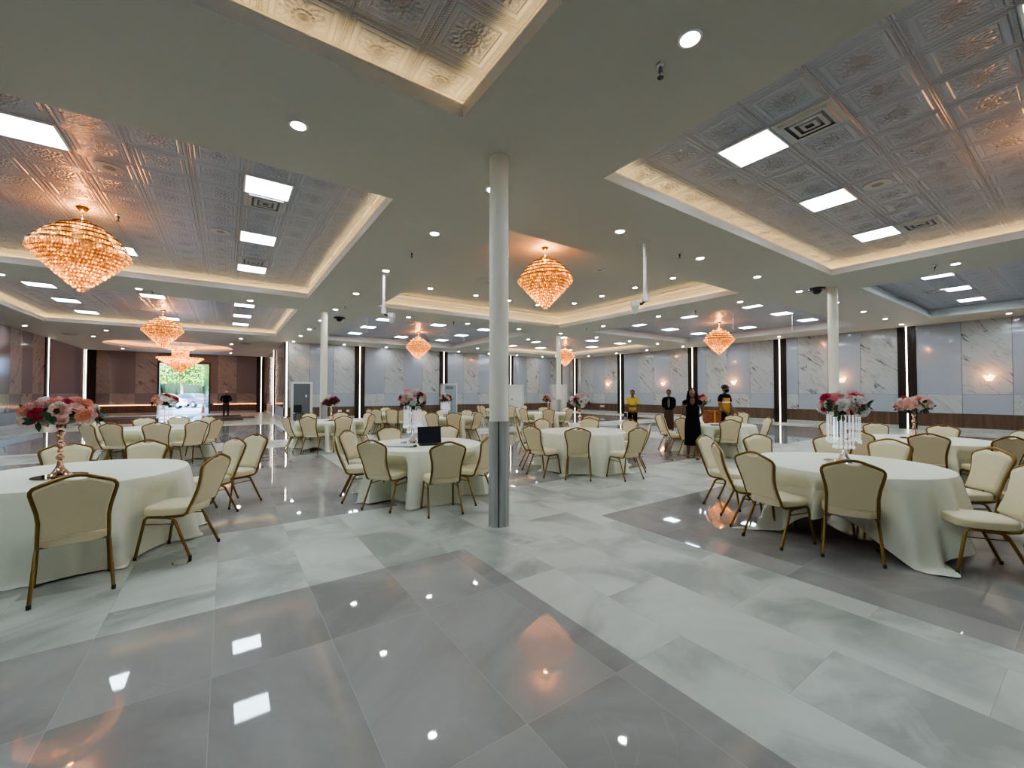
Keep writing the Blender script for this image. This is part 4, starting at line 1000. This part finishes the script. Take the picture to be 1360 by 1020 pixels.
def figure(lab, loc, rz, hgt, arms, legs, skin, hairfn, outfit, bend=0.):
    """local frame: person faces -y.  arms: dict L/R -> (elbow, wrist, palmdir)"""
    t = thing('person', lab, 'person', loc, rz, None); s = hgt / 1.65; t.scale = (s,) * 3
    ch = [[(0, 0, .93, .115), (0, .005, 1.05, .105), (0, 0, 1.2, (.125, .095)), (0, 0, 1.34, (.12, .085)), (0, .005, 1.42, .05), (0, -.005, 1.47, .048)]]
    J = {}
    for sd, sx in (('L', 1), ('R', -1)):
        el, wr, pd = arms[sd]
        ch.append([(0, 0, 1.34, (.12, .085)), (sx * .145, .005, 1.345, .05), (sx * .19, .005, 1.30, .046), (*el, .036), (*wr, .022)])
        ch += hand(wr, Vector(wr) - Vector(el), pd)
        kn, an = legs[sd]
        ch.append([(0, 0, .93, .115), (sx * .085, 0, .84, .082), (*kn, .052), ((kn[0] + an[0]) / 2, (kn[1] + an[1]) / 2 + .015, (kn[2] + an[2]) / 2 + .03, .046), (*an, .03), (an[0], an[1] - .06, .035, (.034, .025)), (an[0], an[1] - .13, .025, (.034, .018))])
    body = skin_obj('body', ch, skin, t)
    h = MB(); hc = (0, -.015, 1.555)
    h.ell(hc, (.072, .090, .105), 16, 12); h.ell((0, -.035, 1.50), (.052, .06, .06), 12, 8); h.ell((.073, 0, 1.55), (.012, .02, .03), 8, 6); h.ell((-.073, 0, 1.55), (.012, .02, .03), 8, 6)
    h.add([(-.013, -.10, 1.525), (.013, -.10, 1.525), (0, -.128, 1.528), (0, -.098, 1.57)], [(0, 1, 2), (0, 2, 3), (1, 3, 2)])
    hd = h.build('head', skin, t)
    for sx in (-1, 1): MB().ell((sx * .03, -.095, 1.56), (.014, .006, .007), 8, 6).build('eye', M['eye'], hd); MB().ell((sx * .03, -.101, 1.56), (.006, .003, .006), 8, 6).build('pupil', M['hair'], hd)
    MB().ell((0, -.10, 1.50), (.024, .008, .007), 8, 6).build('mouth', M['lip'], hd)
    hairfn(t); outfit(t, arms, legs)
    return t
def torso_cloth(t, arms, m, zb=.90, sleeve='long', name='shirt', r=1.13, w=1.):
    ch = [[(0, .002, zb, .125), (0, .005, 1.05, (.12 * r * w, .12 * r)), (0, 0, 1.2, (.14 * w, .108)), (0, 0, 1.335, (.135, .10)), (0, .005, 1.40, .055)]]
    for sd, sx in (('L', 1), ('R', -1)):
        el, wr, pd = arms[sd]; sh = Vector((sx * .19, .005, 1.30))
        c = [(0, 0, 1.335, (.135, .10)), (sx * .145, .005, 1.345, .06), (*sh, .058)]
        if sleeve == 'long': c += [(*el, .048), (*(Vector(el).lerp(Vector(wr), .9)), .034)]
        elif sleeve == 'short': c += [(*(sh.lerp(Vector(el), .7)), .052)]
        else: c[-1] = (*sh, .058)
        ch.append(c)
    return skin_obj(name, ch, m, t)
def trousers(t, legs, m, name='trousers'):
    ch = []
    for sd, sx in (('L', 1), ('R', -1)):
        kn, an = legs[sd]
        ch.append([(0, 0, .95, .128), (sx * .085, 0, .84, .095), (*kn, .066), (an[0], an[1], an[2] + .05, .05)])
    return skin_obj(name, ch, m, t)
def shoes(t, legs, m):
    for sd in 'LR':
        an = legs[sd][1]; MB().ell((an[0], an[1] - .07, .035), (.043, .125, .036), 12, 8).build('shoe', m, t)
def short_hair(t, m=None, bun=True):
    k = MB(); k.ell((0, .012, 1.592), (.080, .092, .085), 14, 10); 
    if bun: k.ell((0, .10, 1.60), (.04, .035, .04), 10, 8)
    k.build('hair', m or M['hair'], t)
LEG = dict(L=((.10, -.01, .48), (.105, .01, .07)), R=((-.10, -.01, .48), (-.105, .01, .07)))
face = lambda x, y: math.atan2(-y, -x) + PI / 2      # turn towards the camera
# woman in black
def lady_hair(t):
    k = MB(); k.ell((0, .015, 1.595), (.084, .092, .082), 14, 10)
    k.rings([[(x * w_, y * w_ * .8 + yo, z) for x, y in [(math.cos(a), math.sin(a)) for a in [2 * PI * q / 16 for q in range(16)]]] for w_, yo, z in ((.075, .02, 1.62), (.098, .035, 1.54), (.11, .05, 1.42), (.12, .06, 1.30), (.09, .07, 1.20), (.03, .07, 1.14))])
    for sx in (-1, 1): k.rings([[(sx * xo + w_ * math.cos(a), yo + .03 * math.sin(a), z) for a in [2 * PI * q / 8 for q in range(8)]] for w_, xo, yo, z in ((.03, .07, -.02, 1.60), (.038, .085, -.02, 1.5), (.045, .09, -.035, 1.38), (.04, .085, -.06, 1.28), (.015, .075, -.07, 1.20))])
    k.build('long_hair', M['hair'], t)
def dress(t, arms, legs):
    N = 28; lv = [(.125, .095, 1.30, 0), (.145, .108, 1.22, 0), (.135, .105, 1.10, 0), (.14, .112, 1.0, 0), (.165, .13, .88, 0), (.175, .14, .72, 0), (.178, .15, .5, .01), (.19, .16, .33, .015), (.185, .155, .33, .015)]
    k = MB(); k.rings([[((rx + w_ * math.cos(7 * a)) * math.cos(a), (ry + w_ * math.cos(7 * a)) * math.sin(a), z) for a in [2 * PI * q / N for q in range(N)]] for rx, ry, z, w_ in lv], cap=False)
    d = k.build('dress', M['blackcloth'], t)
    ch = [[(0, .004, 1.2, (.13, .10)), (0, .008, 1.325, (.12, .09))]]
    for sx in (-1, 1): ch.append([(0, .008, 1.325, (.12, .09)), (sx * .145, .005, 1.34, .062), (sx * .215, .005, 1.285, .066)])
    skin_obj('bodice', ch, M['blackcloth'], t)
    k = MB(); k.add([(-.045, -.098, 1.37), (.045, -.098, 1.37), (0, -.112, 1.25), (0, -.095, 1.40)], [(0, 2, 1), (0, 1, 3)]); k.build('neckline_skin', M['skin'], t)
    shoes(t, legs, M['shoe'])
wl = dict(L=((.10, -.03, .48), (.10, -.02, .07)), R=((-.10, .02, .48), (-.10, .16, .075)))
arm_b = dict(L=((.225, .08, 1.07), (.07, .19, .93), (-1, 0, 0)), R=((-.225, .08, 1.07), (-.07, .20, .96), (1, 0, 0)))
figure('woman in a black midi dress with long hair standing with hands behind her back', (8.84, 5.45, 0), face(8.84, 5.45), 1.62, arm_b, wl, M['skin'], lady_hair, dress)
# person in yellow, arms crossed
arm_c = dict(L=((.21, -.04, 1.08), (-.04, -.17, 1.12), (0, 1, 0)), R=((-.21, -.04, 1.08), (.03, -.155, 1.09), (0, 1, 0)))
def yl(t, arms, legs):
    torso_cloth(t, arms, M['yellow'], .86, 'short', 'shirt', 1.2); trousers(t, legs, M['blackcloth']); shoes(t, legs, M['black'])
    k = MB(); k.bb((-.05, -.03, -.07), (.05, .03, .07)); b = k.build('handbag', M['brownc'], t); b.location = (-.24, -.02, .78)
px = 14.0
figure('person in a yellow shirt and black trousers standing with arms crossed', (11.55, 9.35, 0), face(11.55, 9.35), 1.60, arm_c, LEG, M['skin'], lambda t: short_hair(t), yl)
def dk(t, arms, legs):
    torso_cloth(t, arms, M['blackcloth'], .80, 'long', 'jacket', 1.2, 1.25)
    k = MB(); k.ell((0, -.09, 1.15), (.045, .04, .20), 12, 8); k.build('grey_top', M['greycl'], t)
    N = 20; k = MB(); k.rings([[(rx * math.cos(a), ry * math.sin(a), z) for a in [2 * PI * q / N for q in range(N)]] for rx, ry, z in ((.14, .12, .95), (.16, .13, .8), (.165, .14, .45), (.16, .135, .25))], cap=False); k.build('skirt', M['brownc'], t)
    shoes(t, legs, M['black'])
figure('person in a dark jacket over a grey top with dark brown skirt, hands behind back', (12.75, 8.75, 0), face(12.75, 8.75), 1.62, dict(L=((.195, .06, 1.08), (.08, .17, .93), (-1, 0, 0)), R=((-.195, .06, 1.08), (-.08, .18, .96), (1, 0, 0))), LEG, M['skin'], lambda t: short_hair(t), dk)
def capman(t, arms, legs):
    s_ = torso_cloth(t, arms, M['mustard'], .84, 'short', 'shirt', 1.22)
    ch = [[(0, 0, 1.25, (.152, .118)), (0, 0, 1.345, (.145, .108)), (0, .005, 1.41, .06)]]
    for sd, sx in (('L', 1), ('R', -1)):
        el = Vector(arms[sd][0]); sh = Vector((sx * .19, .005, 1.30)); ch.append([(0, 0, 1.345, (.145, .108)), (sx * .145, .005, 1.35, .066), (*sh, .066), (*sh.lerp(el, .6), .058)])
    skin_obj('black_yoke', ch, M['blackcloth'], t)
    k = MB(); k.rings([[(.158 * math.cos(a), .122 * math.sin(a), z) for a in [2 * PI * q / 24 for q in range(24)]] for z in (1.165, 1.20)], cap=False); k.build('white_stripe', M['paper'], t)
    trousers(t, legs, M['blackcloth']); shoes(t, legs, M['black'])
def cap(t):
    k = MB(); k.ell((0, 0, 1.60), (.088, .100, .082), 14, 10); k.ell((0, -.12, 1.60), (.065, .06, .010), 12, 6); k.build('cap', M['black'], t)
    k = MB(); k.ell((0, -.055, 1.505), (.060, .062, .06), 12, 8); k.build('beard', M['hair'], t)
arm_d = dict(L=((.24, .0, 1.08), (.22, -.16, .93), (-1, 0, 0)), R=((-.24, .0, 1.08), (-.22, -.16, .93), (1, 0, 0)))
figure('man in a black cap and mustard and black shirt turned to the right', (12.15, 6.45, 0), face(12.15, 6.45) + .95, 1.74, arm_d, LEG, M['skin'], cap, capman)
def hallman(t, arms, legs): torso_cloth(t, arms, M['blackcloth'], .86, 'long', 'jacket', 1.25, 1.2); trousers(t, legs, M['jean']); shoes(t, legs, M['black'])
arm_e = dict(L=((.26, .02, 1.09), (.15, -.16, 1.04), (0, 1, 0)), R=((-.26, .02, 1.09), (-.15, -.16, 1.04), (0, 1, 0)))
figure('man in a black jacket with grey hair standing in the entrance hall', (-.02, 29.5, 0), face(0, 29.5) + PI, 1.62, arm_e, LEG, M['skin'], lambda t: short_hair(t, M['greyhair'], False), hallman)

# ------------------------------------------------------------------ outside
k = MB(); k.add([(-60, YE + .05, -.03), (60, YE + .05, -.03), (60, 62, -.03), (-60, 62, -.03)], [(0, 1, 2, 3)]); tag(k.build('parking_lot', M['asphalt'], None, False), None, None, None, 'structure')
k = MB(); k.bb((-9, YE + .2, -.05), (5, YE + 3.2, .0)); tag(k.build('pavement', M['kerb'], None, False), None, None, None, 'structure')
k = MB(); k.add([(-60, 68, .02), (60, 68, .02), (60, 140, 1.5), (-60, 140, 1.5)], [(0, 1, 2, 3)]); k.bb((-60, 62, -.1), (60, 68, .02)); tag(k.build('lawn', [M['grass']], None, False), None, None, None, 'structure')
def tree(x, y, h_, lab, seed, w_=2.3):
    rnd = random.Random(seed); t = thing('tree', lab, 'tree', (x, y, 0), 0, 'trees outside the entrance')
    k = MB(); k.tube([(0, 0, 0), (.05, 0, h_ * .2), (-.05, .1, h_ * .4), (.1, 0, h_ * .62)], [.24, .19, .16, .08], 10)
    for q in range(5):
        a = q * 1.3; k.tube([(0, 0, h_ * .32 + q * .2), (.9 * math.cos(a), .9 * math.sin(a), h_ * .5 + q * .1), (1.8 * math.cos(a), 1.8 * math.sin(a), h_ * .62 + q * .15)], [.10, .07, .03], 6)
    k.build('trunk', M['trunk'], t)
    k = MB()
    for q in range(2200):
        u = rnd.random(); a = rnd.uniform(0, 6.28); rr = w_ * math.sqrt(rnd.random()) * (1 - .35 * u); z = h_ * (.34 + .64 * u) + rnd.uniform(-.3, .3)
        c_ = Vector((rr * math.cos(a), rr * math.sin(a), z)); d1 = Vector([rnd.uniform(-1, 1) for _ in range(3)]).normalized() * rnd.uniform(.12, .26); d2 = d1.orthogonal().normalized() * rnd.uniform(.08, .16)
        k.add([c_ - d1, c_ + d2, c_ + d1, c_ - d2], [(0, 1, 2, 3)])
    for q in range(9):
        a = rnd.uniform(0, 6.28); rr = w_ * .5 * rnd.random(); k.ell((rr * math.cos(a), rr * math.sin(a), h_ * rnd.uniform(.5, .85)), (w_ * .42, w_ * .42, h_ * .13), 8, 6)
    k.build('crown', M['foliage'], t, False)
for k_, (x, y, h_, lab) in enumerate(((-8.6, 70, 8.2, 'sunlit green tree at the left of the doorway view'), (-5.0, 71, 8.6, 'sunlit green tree left of centre in the doorway view'), (-2.2, 70.5, 8.0, 'sunlit green tree right of centre in the doorway view'), (.9, 72, 7.8, 'sunlit green tree at the right of the doorway view'), (-12, 72, 8.5, 'sunlit green tree outside, farthest left'))):
    tree(x, y, h_, lab, 50 + k_)
rnd = random.Random(5); k = MB()
for q in range(60): k.ell((-22 + q * .72 + rnd.uniform(-.5, .5), 92 + rnd.uniform(-2, 2), 1.6 + rnd.uniform(0, 1.6)), (1.8, 1.2, 1.6 + rnd.random()), 8, 6)
tag(k.build('hedge', M['hedge'], None, True), 'dark shaded hedge far behind the trees', 'hedge')
def car(x, y, rz, paint, lab):
    t = thing('car', lab, 'car', (x, y, 0), rz, 'parked cars')
    prof = [(-2.2, .35), (-2.25, .62), (-2.15, .86), (-1.55, .96), (-.95, 1.38), (-.1, 1.45), (.55, 1.38), (1.15, .98), (1.9, .86), (2.2, .66), (2.2, .35)]
    k = MB()
    def lp(y_, s_): return [(x_ * (1 if z_ < .9 else 1), y_ * (1 if z_ < 1.0 else .80), z_) for x_, z_ in prof]
    k.rings([lp(-.88, 1), lp(.88, 1)]); k.build('car_body', M[paint], t)
    for s_ in (-1, 1):
        g = MB(); yy = s_ * .79; g.add([(-1.35, s_ * .87, .98), (-.88, s_ * .735, 1.33), (-.05, s_ * .725, 1.38), (.5, s_ * .735, 1.33), (.95, s_ * .87, 1.0)], [(0, 1, 2, 3, 4)]); g.build('side_window', M['glassd'], t, False)
    g = MB(); g.add([(-1.50, -.70, 1.0), (-1.50, .70, 1.0), (-1.0, .6, 1.36), (-1.0, -.6, 1.36)], [(0, 1, 2, 3)]); o_ = g.build('rear_window', M['glassd'], t, False); o_.location = (-.03, 0, .02)
    for ax in (-1.35, 1.35):
        for s_ in (-1, 1):
            w_ = MB(); w_.lathe([(.001, -.11), (.32, -.11), (.33, 0), (.32, .11), (.001, .11)], n=20, tf=Matrix.Translation((ax, s_ * .80, .33)) @ Matrix.Rotation(PI / 2, 4, 'X')); wo = w_.build('wheel', M['tyre'], t)
            w_ = MB(); w_.lathe([(.001, -.125), (.2, -.125), (.2, .125), (.001, .125)], n=12, tf=Matrix.Translation((ax, s_ * .80, .33)) @ Matrix.Rotation(PI / 2, 4, 'X')); w_.build('rim', M['rim'], wo)
    for s_ in (-1, 1): k = MB(); k.bb((-2.27, s_ * .62 - .16, .70), (-2.18, s_ * .62 + .16, .84)); k.build('tail_lamp', M['tail'], t, False)
car(-5.2, 50.0, 2.35, 'cara', 'silver hatchback parked outside at the left of the doorway view')
car(-3.1, 54.4, 2.35, 'carb', 'dark violet sedan parked outside in the middle of the doorway view')
car(.2, 66.0, 0, 'cara', 'small distant pale car parked under the right tree')
t = thing('traffic_cone', 'orange traffic cone standing at the right of the doorway', 'cone', (-1.42, 38.35, 0))
MB().lathe([(.13, .03), (.03, .68), (.001, .70)], n=20).build('cone_body', M['cone'], t); k = MB(); k.bb((-.19, -.19, 0), (.19, .19, .035)); k.build('base', M['cone'], t, False)
MB().lathe([(.097, .22), (.079, .34)], n=20).build('reflective_band', M['paper'], t)

# ------------------------------------------------------------------ light, world, camera
S_ = bpy.data.lights.new('sun', 'SUN'); S_.energy = 9.; S_.angle = .01; S_.color = (1, .93, .82)
so = bpy.data.objects.new('sun', S_); C.objects.link(so); so.rotation_euler = (math.radians(48), 0, math.radians(25))
w = bpy.data.worlds.new('sky'); sc.world = w; w.use_nodes = True; nt = w.node_tree
bg = nt.nodes['Background']; bg.inputs[0].default_value = (.42, .66, 1, 1); bg.inputs[1].default_value = 2.6
cam = bpy.data.cameras.new('camera'); co = bpy.data.objects.new('camera', cam); C.objects.link(co); sc.camera = co
cam.sensor_width = 36; cam.lens = 547 / 1360 * 36; cam.clip_end = 400; cam.clip_start = .05
th = math.atan(11.4 / 547); yaw = math.atan2(379, 547)
fw = Vector((math.sin(yaw) * math.cos(th), math.cos(yaw) * math.cos(th), math.sin(th)))
co.location = (0, 0, 1.53); co.rotation_euler = fw.to_track_quat('-Z', 'Y').to_euler()
sc.view_settings.view_transform = 'AgX'; sc.view_settings.look = 'AgX - Medium High Contrast'; sc.view_settings.exposure = 1.82
sc.cycles.max_bounces = 8; sc.cycles.diffuse_bounces = 4; sc.cycles.glossy_bounces = 4; sc.cycles.sample_clamp_indirect = 6.
sc.cycles.use_denoising = True
